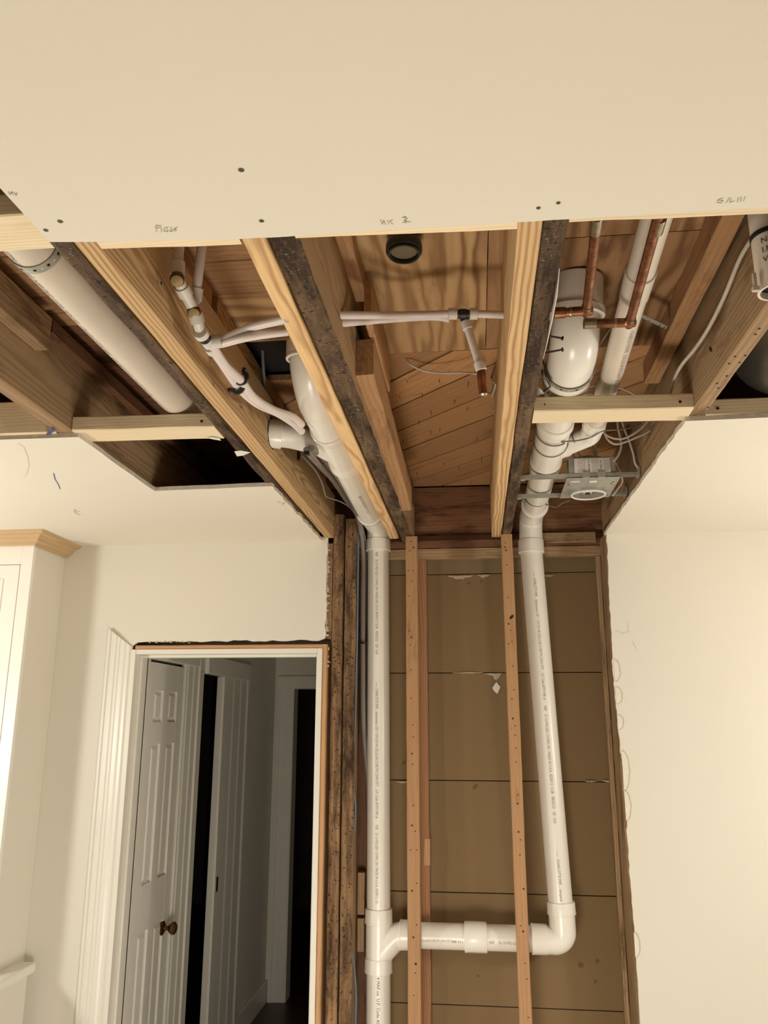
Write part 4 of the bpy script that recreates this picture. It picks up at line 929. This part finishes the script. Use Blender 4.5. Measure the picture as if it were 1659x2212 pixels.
lathe('end_coupling', c2b.lerp(c2c, 0.78), c2c-c2b, [(0, 0.0092), (0.001, 0.0108), (0.022, 0.0108), (0.024, 0.0108)], M['solder'], cu2, 18)
t = P(1420, 497, Z=2.452); lathe('pipe_coupling', t-back2*0.006, back2, [(0, 0.0095), (0.002, 0.0098), (0.036, 0.0098), (0.038, 0.0095)], M['solder'], cu2, 18)

# ---- PEX water lines
RP = 0.0085
def collar(p, d, parent, ln=0.016, r=0.0125, mat=None, name='crimp_collar'):
    return lathe(name, p, d, [(0, r*0.8), (0.001, r), (ln-0.001, r), (ln, r*0.8)], mat or M['collar'], parent, 18)
# tee assembly in the middle bay
pt = empty('water_tee', (-0.006, 1.62, 2.55), 'black water tee with white collars, clear drop pipe and copper stub in the middle bay', 'water pipe')
ZP = 2.55
tc_ = P(1000, 678, Z=ZP); tl = P(975, 678, Z=ZP); tr_ = P(1026, 678, Z=ZP)
bx = (tr_-tl).normalized()
lathe('tee_body', tc_-bx*0.022, bx, [(0, 0.007), (0.002, 0.0095), (0.014, 0.0095), (0.015, 0.011), (0.029, 0.011), (0.030, 0.0095), (0.042, 0.0095), (0.044, 0.007)], M['black'], pt, 18)
collar(tc_-bx*0.032, bx, pt, 0.020); collar(tc_+bx*0.014, bx, pt, 0.018)
q0 = P(1004, 690, Z=ZP-0.004); q1 = P(1036, 788, Y=q0.y+0.01); dq = (q1-q0).normalized()
sweep('drop_pipe', [q0, q1], RP, M['pex'], pt, 16)
lathe('tee_outlet', q0-dq*0.006, dq, [(0, 0.0095), (0.012, 0.0095), (0.014, 0.008)], M['black'], pt, 16)
collar(q0+dq*0.004, dq, pt, 0.020, 0.0112, M['collar'])
collar(q1-dq*0.006, dq, pt, 0.020, 0.0120)
q2 = P(1044, 852, Y=q1.y+0.005); sweep('copper_stub', [q1+dq*0.008, q2], [0.0095, 0.0095], M['copper'], pt, 16)
lathe('stub_end', q2, (q2-q1), [(0, 0.0095), (0.003, 0.007), (0.005, 0.004)], M['solder'], pt, 16)
def pexline(label, pts, r=RP, mat='pex', name='water_pipe', sm=True, cat='water pipe', fl=1.0):
    o = sweep(name, smooth_path(pts, 6) if sm else pts, r, M[mat], None, 16, flat=fl); tag(o, label, cat); return o
LN0 = P(477, 738, X=-0.492)
xa = P(728, 680, X=-0.258); xb = P(733, 699, X=-0.258)
pexline('clear water line from the middle joist to the black tee, upper one', [xa+Vector((-0.012, 0, 0)), P(860, 681, Y=1.60), tc_-bx*0.026])
pexline('clear water line slanting from the middle joist towards the tee, lower one', [xb+Vector((-0.012, 0, 0)), P(830, 690, Y=1.622), P(930, 684, Y=1.622), tl+Vector((-0.004, 0.022, 0.0))])
pexline('clear water line from the tee into the right yellow joist', [tc_+bx*0.026, P(1060, 679, Y=1.607), P(1088, 680, Y=1.615), P(1094, 680, Y=1.617)])
ea = P(604, 692, X=-0.349); eb = P(620, 716, X=-0.349)
pexline('clear water line from the left manifold to the middle joist, upper one', [LN0+Vector((0.004, 0, 0.004)), P(540, 708, X=-0.42), ea, ea+(ea-P(540, 708, X=-0.42)).normalized()*0.02])
pexline('clear water line from the left manifold to the middle joist, lower one', [LN0+Vector((0.004, 0.002, -0.003)), P(540, 727, X=-0.42), eb, eb+(eb-P(540, 727, X=-0.42)).normalized()*0.02])
# manifold run along the left yellow joist
mf = empty('water_manifold', (-0.52, 1.38, 2.45), 'water manifold of brass plugs and white collars on the left yellow joist', 'water pipe')
m0 = P(383, 600, X=-0.535); m1 = P(419, 670, X=-0.526); m2 = P(436, 722, X=-0.520); m3 = P(452, 745, X=-0.518)
sweep('manifold_body', [m0, m1, m2, m3], 0.0115, M['collar'], mf, 18)
def plugball(c, r):
    d_ = (Vector((0, 0, EYE))-c).normalized(); d_ = Vector((0.2, -0.5, -0.75)).normalized()
    lathe('brass_plug', c, d_, [(-0.010, r*0.8), (0.004, r), (0.012, r), (0.015, r*0.85), (0.016, r*0.3)], M['brass'], mf, 16)
plugball(m0, 0.0135); plugball(m1, 0.0130)
collar(m0.lerp(m1, 0.25), m1-m0, mf, 0.022, 0.0145); collar(m1+(m2-m1)*0.12, m2-m1, mf, 0.020, 0.0150)
collar(m2-(m3-m2).normalized()*0.012, m3-m2, mf, 0.016, 0.0150)
lathe('tee_body', m2+(m3-m2).normalized()*0.004, (m3-m2), [(0, 0.011), (0.0, 0.0125), (0.014, 0.0125), (0.014, 0.011)], M['black'], mf, 18)
dm = (P(475, 775, X=-0.512)-m3).normalized()
collar(m3+dm*0.004, dm, mf, 0.018, 0.0145)
collar(LN0-Vector((0.020, 0, 0)), (1, 0, 0.06), mf, 0.024, 0.0135)
sweep('tee_outlet', [m2.lerp(m3, 0.6), LN0-Vector((0.015, 0, 0))], 0.0105, M['collar'], mf, 16)
ra = P(383, 600, X=-0.537); rb_ = P(384, 560, X=-0.537); collar(ra+(rb_-ra)*0.15, rb_-ra, mf, 0.026, 0.0135)
ra = P(421, 655, X=-0.527); rb_ = P(430, 580, X=-0.515); collar(ra+(rb_-ra)*0.05, rb_-ra, mf, 0.026, 0.0130)
pexline('clear water riser above the left brass plug', [P(383, 600, X=-0.537), P(384, 560, X=-0.537), P(388, 505, X=-0.537)+Vector((0, 0, 0.05))], 0.0105)
pexline('clear water riser above the right brass plug', [P(421, 655, X=-0.527), P(430, 580, X=-0.515), P(442, 500, X=-0.505)+Vector((0, 0, 0.03))], 0.0095)
pexline('clear water line along the left yellow joist, near one', [m3+dm*0.01, P(480, 785, X=-0.515), P(517, 838, X=-0.515), P(555, 872, X=-0.500), P(600, 893, X=-0.480), P(634, 915, X=-0.460), P(652, 932, X=-0.45)], 0.0095)
pexline('clear water line along the left yellow joist, far one', [P(456, 742, X=-0.512), P(487, 790, X=-0.503), P(521, 822, X=-0.500), P(548, 858, X=-0.495), P(590, 885, X=-0.470), P(630, 905, X=-0.450)+Vector((0, 0.01, 0.01)), P(650, 922, X=-0.44)+Vector((0, 0.01, 0.01))], 0.0095)
pexline('clear water line below the left branch running down to the studs, near one', [P(662, 972, X=-0.46), P(690, 1005, X=-0.475), P(718, 1035, X=-0.48), P(745, 1075, X=-0.475), P(775, 1122, X=-0.455), Vector((-0.452, 3.262, 2.36)), Vector((-0.452, 3.265, 2.2)), Vector((-0.450, 3.268, 1.95)), Vector((-0.446, 3.27, 1.7)), Vector((-0.432, 3.325, 1.45)), Vector((-0.415, 3.345, 1.2))], 0.0095, 'pexshade')
pexline('clear water line below the left branch running down to the studs, far one', [P(672, 968, X=-0.45), P(700, 990, X=-0.455), P(730, 1032, X=-0.46), P(765, 1095, X=-0.455), Vector((-0.449, 3.275, 2.42)), Vector((-0.449, 3.29, 2.3)), Vector((-0.449, 3.30, 1.9)), Vector((-0.440, 3.315, 1.6)), Vector((-0.415, 3.345, 1.3))], 0.0095, 'pexshade')
# black clamps
def clamp(label, c, r, d_, ln=0.012):
    e = empty('pipe_clamp', c, label, 'clamp')
    c = Vector(c); d_ = Vector(d_).normalized(); u = d_.orthogonal().normalized(); w2 = d_.cross(u)
    n = 16
    pts = [c+(u*math.cos(PI*1.25*i/n-0.4)+w2*math.sin(PI*1.25*i/n-0.4))*(r+0.003) for i in range(n+1)]
    sweep('clamp_band', pts, 0.0055, M['black'], e, 8)
    sweep('clamp_foot', [pts[0], pts[0]+(pts[0]-c).normalized()*0.010], 0.006, M['black'], e, 8)
    sweep('clamp_foot', [pts[-1], pts[-1]+(pts[-1]-c).normalized()*0.010], 0.006, M['black'], e, 8)
    return e
clamp('black clamp on the near water line at the left yellow joist', P(513, 836, X=-0.515), 0.010, Vector((0, 1, 0.05)))
clamp('black clamp on the far water line at the left yellow joist', P(521, 816, X=-0.500), 0.010, Vector((0, 1, 0.05)))
o = box('pipe_clip', -0.566, -0.558, 2.445, 2.462, 2.463, 2.492, M['black'], None, 0.002)
pc = P(645, 985, X=-0.560); o.location = pc; tag(o, 'small black clip on the yellow joist under the left branch pipe', 'clip')
o = box('pipe_clip', -0.004, 0.012, -0.006, 0.006, -0.006, 0.006, M['black'], None, 0.002); o.location = P(663, 979, X=-0.455); tag(o, 'black clip where the water lines pass under the left branch', 'clip')
# cable tie on the bundle greyed for shade
z_t = P(784, 1391, Y=3.26)[2]
o = lathe('cable_tie', (-0.4465, 3.262, z_t), (0, 0, 1), [(0, 0.014), (0.001, 0.0165), (0.006, 0.0165), (0.007, 0.014)], M['black'], None, 18); tag(o, 'black cable tie round the shade-darkened water lines', 'cable tie')

# ---- black drain stub and far right pipe
vc = P(869, 505, Z=2.60)
st = empty('black_pipe_stub', (-0.125, 1.44, 2.66), 'black round pipe stub under the plywood deck', 'pipe stub')
lathe('stub_pipe', (-0.125, 1.478, ZS+0.005), (0, -0.05, -1), [(0, 0.030), (0.0, 0.033), (0.050, 0.033), (0.050, 0.029), (0.02, 0.029)], M['blackm'], st, 32, (True, True))
lathe('stub_collar', (-0.125, 1.4755, ZS-0.020), (0, -0.05, -1), [(0, 0.033), (0, 0.0365), (0.004, 0.0375), (0.018, 0.0375), (0.020, 0.036), (0.020, 0.033)], M['blackm'], st, 32, (False, False))
lathe('stub_plate', (-0.125, 1.4745, ZS-0.034), (0, -0.05, -1), [(0, 0.028), (0.001, 0.0288), (0.002, 0.0285)], plain('stub_plate_grey', srgb(120, 106, 80), 0.5, 0.3), st, 32)
fx, fy = 0.500, 1.245
fr = empty('vent_pipe', (fx, fy, 2.5), 'open white pipe stub hanging at the right edge with black scrawl', 'pipe stub')
ztop = P(1633, 500, X=fx-0.03)[2]; zbot = P(1650, 615, X=fx-0.03)[2]
lathe('stub_pipe', (fx, fy, ztop+0.06), (0, 0, -1), [(0, 0.026), (0, 0.0305), (ztop+0.06-zbot, 0.0305), (ztop+0.06-zbot, 0.0265), (0.1, 0.0262)], M['pvcdull'], fr, 32, (True, False))
lathe('black_band', (fx, fy, ztop+0.004), (0, 0, -1), [(0, 0.0305), (0.0, 0.0325), (0.008, 0.0325), (0.008, 0.0305)], M['black'], fr, 32, (False, False))
lathe('pipe_bore', (fx, fy, zbot+0.012), (0, 0, 1), [(0, 0.0263), (0.001, 0.0263)], M['hole'], fr, 24)
for k_, t_ in enumerate(("N P", "I.NZ", "VZNI")):
    v, f = textmesh(t_, 0.014); zt_ = ztop-0.022-0.017*k_
    link('scrawled_lettering', [(fx+math.sin((x-0.020)/0.0305-0.25)*0.0311, fy-math.cos((x-0.020)/0.0305-0.25)*0.0311, zt_+y) for x, y, z in v], f, M['inkdark'], fr)
o = empty('zip_tie', P(1630, 615, X=0.46), 'small white plastic tab beside the hanging pipe stub', 'tab')
pz_ = P(1630, 605, X=0.462); box('tab_stem', pz_.x-0.003, pz_.x+0.003, pz_.y-0.003, pz_.y+0.003, pz_.z-0.012, pz_.z+0.012, M['cable'], o, 0.001)
box('tab_head', pz_.x-0.0055, pz_.x+0.0055, pz_.y-0.004, pz_.y+0.004, pz_.z-0.020, pz_.z-0.012, M['cable'], o, 0.001)
# ---- duct in the right bay
dc = empty('air_duct', (0.78, 1.8, 2.60), 'silver round air duct in the bay at the right edge', 'duct')
dp = [(0.78, 0.15+0.028*i, 2.600) for i in range(65)]
sweep('duct_tube', dp, [0.142+0.0004*math.cos(i*1.9) for i in range(65)], M['foil'], dc, 40)

# ================================================================ ELECTRICAL
# recessed light housing on two bars
rl = empty('recessed_light_housing', (0.385, 2.64, 2.45), 'galvanised recessed light housing with a printed label between two hanger bars', 'light fixture')
X0, X1, Y0, Y1, Z0 = 0.303, 0.470, 2.525, 2.770, 2.447
def holed_plate(x0, x1, y0, y1, z0, z1, c, r, n=32):
    v, f = [], []
    for z in (z0, z1):
        for i in range(n):
            a = 2*PI*i/n; ca, sa = math.cos(a), math.sin(a); v.append((c[0]+ca*r, c[1]+sa*r, z))
            t = min([((x1 if ca > 0 else x0)-c[0])/ca if abs(ca) > 1e-6 else 9, ((y1 if sa > 0 else y0)-c[1])/sa if abs(sa) > 1e-6 else 9]); v.append((c[0]+ca*t, c[1]+sa*t, z))
        for cx_, cy_ in ((x0, y0), (x1, y0), (x1, y1), (x0, y1)): v.append((cx_, cy_, z))
    m = 2*n+4
    for k in (0, 1):
        o_ = k*m
        for i in range(n):
            j = (i+1) % n; f.append((o_+2*i, o_+2*i+1, o_+2*j+1, o_+2*j))
            p, q = v[o_+2*i+1], v[o_+2*j+1]
            if abs(p[0]-q[0]) > 1e-6 and abs(p[1]-q[1]) > 1e-6:
                cc_ = min(range(4), key=lambda w_: (v[o_+2*n+w_][0]-p[0])**2+(v[o_+2*n+w_][1]-p[1])**2+(v[o_+2*n+w_][0]-q[0])**2+(v[o_+2*n+w_][1]-q[1])**2); f.append((o_+2*i+1, o_+2*n+cc_, o_+2*j+1))
    for i in range(n): j = (i+1) % n; f.append((2*i, 2*j, m+2*j, m+2*i))
    return link('mounting_plate', v, f, M['steel'], rl)
holed_plate(X0, X1, Y0, Y1, Z0, Z0+0.002, (0.390, 2.690), 0.0555)
bz1 = P(1240, 990, Y=Y0+0.004)[2]; bx0 = P(1229, 1000, Y=Y0)[0]; bx1 = P(1330, 1000, Y=Y0)[0]
box('wiring_box', bx0, bx1, Y0+0.004, Y0+0.075, Z0+0.003, bz1+0.003, M['steel'], rl, 0.002)
lathe('lamp_can', (0.390, 2.690, Z0-0.012), (0, 0, 1), [(0, 0.055), (0, 0.0575), (0.012, 0.058), (0.013, 0.066), (0.016, 0.066), (0.016, 0.060), (0.12, 0.058), (0.12, 0.0)], M['steel'], rl, 40, (False, True))
lathe('can_interior', (0.390, 2.690, Z0-0.008), (0, 0, 1), [(0, 0.0535), (0.10, 0.050), (0.10, 0.0)], M['steel'], rl, 40, (False, True))
lathe('can_rim', (0.390, 2.690, Z0-0.014), (0, 0, 1), [(0.004, 0.0525), (0, 0.0525), (-0.002, 0.055), (0, 0.0580), (0.004, 0.0580)], M['trim'], rl, 40, (False, False))
lathe('lamp_socket', (0.388, 2.690, Z0-0.006), (0, 0, 1), [(0.0, 0.008), (0.0, 0.015), (0.004, 0.016), (0.02, 0.020), (0.05, 0.022), (0.055, 0.010)], M['socket'], rl, 24)
lathe('socket_bore', (0.388, 2.690, Z0-0.008), (0, 0, 1), [(0, 0.009), (0.001, 0.009)], M['hole'], rl, 16)
yl = Y0+0.0025
l0 = P(1240, 991, Y=yl); l1 = P(1317, 987, Y=yl); lz = Z0+0.012
lb = box('paper_label', l0.x, l1.x, yl, yl+0.0015, lz, l0.z, M['label'], rl)
def lrow(x, s, sz, z=None, mat='ink'):
    px_ = l0.x+(l1.x-l0.x)*x
    flat_print(lb, s, (px_, yl-0.0004, z or l0.z-0.003), (0, 0, -1), (1, 0, 0), sz, M[mat])
ll = l0.z-lz
lrow(0.115, "CONNECTED FIXTURE 12 AMP", 0.0040); lrow(0.175, "USE ONLY WITH TRIM", 0.0040); lrow(0.225, "SEE LIST OF TRIMS FOR", 0.0042); lrow(0.275, "MAX WATTAGE ALLOWED", 0.0042)
lrow(0.385, "C.A. SEULEMENT", 0.0075, mat='inkdark')
for k_ in range(4): lrow(0.49+0.05*k_, ("THERMALLY PROTECTED TYPE", "SUITABLE DAMP LOCATION", "KEEP INSULATION 3 IN. AWAY", "MIN 90C SUPPLY CONDUCTORS")[k_], 0.0040)
lrow(0.715, "  AC ONLY", 0.0078, mat='inkdark')
for k_ in range(4): lrow(0.82+0.045*k_, ("RISK OF FIRE CAUTION", "DO NOT INSTALL NEAR", "INSULATION WITHIN 3 IN", "OF FIXTURE SIDES")[k_], 0.0038)
for yb, lab in ((2.535, 'front'), (2.762, 'rear')):
    hb = boxes('hanger_bar', [(0.160, 0.525, yb-0.008, yb+0.008, 2.456, 2.4585), (0.160, 0.525, yb-0.009, yb-0.0065, 2.450, 2.462), (0.160, 0.525, yb+0.0065, yb+0.009, 2.450, 2.462)], M['steel'], rl, 0.0006)
    boxes('bar_end', [(0.1545, 0.158, yb-0.014, yb+0.014, 2.444, 2.480), (0.158, 0.172, yb-0.010, yb+0.010, 2.447, 2.4495)], M['steel'], rl, 0.0006)
    boxes('bar_end', [(0.522, 0.530, yb-0.016, yb+0.016, 2.446, 2.476)], M['steel'], rl, 0.0006)
for a_ in (0.352, 0.400): box('bar_clip', a_, a_+0.023, 2.522, 2.550, 2.446, 2.4655, M['steel'], rl, 0.001)
box('latch_tab', 0.378, 0.402, 2.560, 2.575, Z0-0.003, Z0, M['trim'], rl, 0.001); box('latch_tab', 0.318, 0.348, 2.560, 2.566, Z0-0.003, Z0, M['trim'], rl, 0.001)
for x, y in ((0.315, 2.60), (0.455, 2.58), (0.452, 2.60), (0.46, 2.74)): disc('rivet_hole', (x, y, Z0), (0, 0, -1), 0.0035, M['hole'], rl)

def cable(label, pts, r=0.0030, mat='cable', n=6, cat='cable', fl=1.0):
    o = sweep('cable', smooth_path(pts, n), r, M[mat], None, 8, flat=fl); tag(o, label, cat); return o
ZC = 2.55
cable('white cable drooping across the diagonal boards to the right yellow joist', [P(877, 777, Z=ZS-0.004), P(890, 790, Z=2.645), P(920, 802, Z=2.64), P(960, 806, Z=2.63), P(1000, 805, Z=2.62), P(1035, 808, Z=2.60), P(1055, 812, X=0.060), P(1066, 824, X=0.068), P(1070, 832, X=0.072), P(1063, 855, X=0.070), P(1056, 878, X=0.066), P(1058, 887, X=0.068), P(1067, 886, X=0.078)], 0.0030)
cable('white cable curving along the right old joist from the picture edge', [P(1650, 470, X=0.522), P(1640, 492, X=0.524), P(1600, 555, X=0.524), P(1565, 640, X=0.523), P(1530, 710, X=0.522), P(1500, 755, X=0.518), P(1475, 785, X=0.505), P(1458, 815, X=0.495), P(1447, 850, X=0.490), P(1440, 885, X=0.485)], 0.0042)
cable('short white cable stub slanting at the upper right edge', [P(1612, 448, X=0.50), P(1625, 465, X=0.505), P(1640, 485, X=0.510)], 0.0045)
# loops behind the light block
Lp = lambda *q, Y=2.35: [P(x, y, Y=Y) for x, y in q]
cable('cable loop behind the light block, outer lower loop', Lp((1425, 905), (1404, 930), (1370, 947), (1340, 958), (1325, 958), (1312, 948), (1305, 930), (1302, 912)), 0.0034)
cable('cable loop behind the light block, inner loop', Lp((1402, 905), (1385, 925), (1360, 942), (1340, 948), (1318, 944), (1300, 930), (1296, 912), Y=2.33), 0.0034)
cable('thin cable arching above the light block beside the vent pipe', Lp((1245, 842), (1280, 834), (1320, 834), (1350, 842), (1380, 858), Y=2.12), 0.0022)
cable('short thin cable just above the light block', Lp((1250, 856), (1270, 851), (1290, 853), (1300, 858), Y=2.1), 0.0022)
cable('cable dropping behind the loops into the light housing', Lp((1334, 905), (1335, 925), (1340, 945), (1342, 965), (1335, 985), (1325, 996), Y=2.45), 0.0034)
cable('loose cable end hanging right of the light housing', Lp((1342, 905), (1350, 930), (1360, 955), (1368, 980), (1372, 1000), (1378, 1010), Y=2.50), 0.0036)
cable('cable running down the right side of the light housing', [P(1328, 998, Y=2.53), P(1335, 1010, Y=2.56), P(1343, 1028, Y=2.60), P(1344, 1042, Y=2.64), P(1335, 1055, Y=2.70), P(1324, 1070, Y=2.74)], 0.0034)
for (a, b, c_, lab) in (((1262, 940), (1272, 955), (1287, 985), 'third'), ((1283, 950), (1285, 965), (1288, 983), 'fourth')):
    cable('cable pair entering the top of the light housing, right one' if lab == 'fourth' else 'cable pair entering the top of the light housing, left one', Lp(a, b, c_, Y=2.56), 0.0040)
cable('thin lead entering the top left of the light housing, left one', Lp((1228, 968), (1236, 980), (1243, 990), Y=2.55), 0.0028)
cable('thin lead entering the top left of the light housing, right one', Lp((1240, 968), (1250, 980), (1257, 989), Y=2.55), 0.0028)
# wires wound round the drain
def winding(label, yc, pts, r=0.0018, mat='wire', R=0.050):
    return cable(label, pts, r, mat)
cc = Vector((0.2405, 0, 2.513))
def ring_pts(y, a0, a1, R, n=9, dy=0.0): return [Vector((cc.x+math.cos(math.radians(a0+(a1-a0)*i/n))*R, y+dy*i/n, cc.z+math.sin(math.radians(a0+(a1-a0)*i/n))*R)) for i in range(n+1)]
cable('thin wire looped under the right drain wye and over to the joist', ring_pts(2.24, 185, 300, 0.0535)+[P(1215, 954, Z=2.466), P(1246, 952, Z=2.474), P(1275, 945, Z=2.480), P(1303, 931, Z=2.480), P(1335, 928, Z=2.49), P(1362, 924, Z=2.50), P(1385, 915, Z=2.52)], 0.0022, 'wire')
cable('thin wire looped round the body of the right drain wye', ring_pts(2.35, 180, 355, 0.0512), 0.0016, 'wire')
cable('thin wire looped round the vent branch', [P(1236, 930, Y=2.34)+Vector((0, 0, 0.02)), P(1236, 942, Y=2.33), P(1240, 954, Y=2.33), P(1250, 964, Y=2.35)], 0.0014, 'wire')
cable('thin wire tied under the right drain below the light housing', ring_pts(2.945, 190, 305, 0.047)+[P(1200, 1096, Z=2.475), P(1215, 1087, Z=2.468), P(1232, 1081, Z=2.462)], 0.0022, 'wire')
cable('grey wire rising in the left middle bay', [P(566, 740, Z=2.72), P(569, 800, Y=2.06), P(572, 850, Y=2.12), P(573, 880, Y=2.2)], 0.0045, 'greycable')
# cables going down beside the studs
ck = [P(653, 985, X=-0.50), P(680, 1015, X=-0.49), P(696, 1045, X=-0.49), P(703, 1070, X=-0.49), P(712, 1076, X=-0.485), P(740, 1086, X=-0.470), P(763, 1105, X=-0.465), Vector((-0.463, 3.22, 2.46)), Vector((-0.4635, 3.215, 2.36)), Vector((-0.464, 3.212, 2.0))]
cable('thin grey cable looping from the left yellow joist to the studs', ck, 0.0022, 'greycable')
def col(y, x, Y=3.215): return P(x, y, Y=Y)
cable('dark cable running straight down beside the old studs', [col(1112, 770), col(1250, 770), col(1400, 769), col(1550, 766), col(1690, 763), col(1750, 767)], 0.0060, 'black')
cable('blue-grey cable wandering down beside the old studs', [col(1110, 773), col(1200, 773, 3.210), col(1400, 771, 3.207), col(1560, 767, 3.207), col(1690, 764, 3.207), col(1750, 768, 3.21), col(1820, 763), col(1900, 760), col(1960, 761), col(2030, 758), col(2090, 765), col(2150, 769), col(2230, 767)], 0.0032, 'bluecable')

# a little torn blue tape near the left corner
o = link('tape_scrap', [P(x, y, Z=ZJ-0.003) for x, y in ((112, 923), (118, 930), (106, 940), (104, 946), (96, 946), (100, 938))], [(0, 1, 2, 5), (5, 2, 3, 4)], M['blue'])
s = o.modifiers.new('solid', 'SOLIDIFY'); s.thickness = 0.0008; tag(o, 'torn scrap of blue tape at the left drywall edge', 'tape')
# knots and nail marks on the left yellow joist
for x, y, r in ((345, 612, .004), (519, 880, .004), (607, 985, .003), (648, 1035, .003), (650, 1068, .004), (691, 1110, .004), (704, 1128, .003)):
    disc('nail_hole', P(x, y, X=-0.566), (1, 0, 0), r, M['hole'], jLn, off=0.003)
# old oval holes on the middle joist face
for x, y, r in ((745, 760, .012), (748, 785, .014), (733, 745, .008), (731, 720, .007)):
    disc('old_notch', P(x, y, X=-0.2575), (1, 0, 0), r, M['nail'], jMo, off=0.002, sq=0.4)
# torn drywall flakes left on the old left joist
for pts in (((506, 975), (512, 986), (526, 984), (541, 977), (520, 973)), ((446, 946), (460, 949), (478, 952), (474, 947), (458, 944))):
    link('paper_scrap', [P(x, y, Z=ZJ-0.004) for x, y in pts], [tuple(range(len(pts)))], M['label'], jLo)

# repeats of a kind share a group
GR = dict(floor_joist='joists over the open ceiling bay', sister_joist='new joists sistered to the old ones', blocking='light blocks between the joists', nailer='nailer strips along the ceiling cut',
          ledger_strip='ledger strips high in the joist bays', wall_stud='studs of the open wall bay', top_plate='wall plates at the back of the bay', wood_block='old blocks behind the blue cable', water_pipe='clear plastic water lines',
          cable='electric cables and wires', copper_pipe='copper pipes in the right bay', hanger_strap='perforated hanger straps', strap_scrap='loose strap pieces', nail='nails beside the drain bend', pipe_clamp='black clamps on the water lines', pipe_clip='black clips on the yellow joist', drain_stack='white drain stacks')
for ob in list(bpy.data.objects):
    k_ = ob.name.split('.')[0]
    if ob.parent is None and k_ in GR and 'label' in ob: ob['group'] = GR[k_]
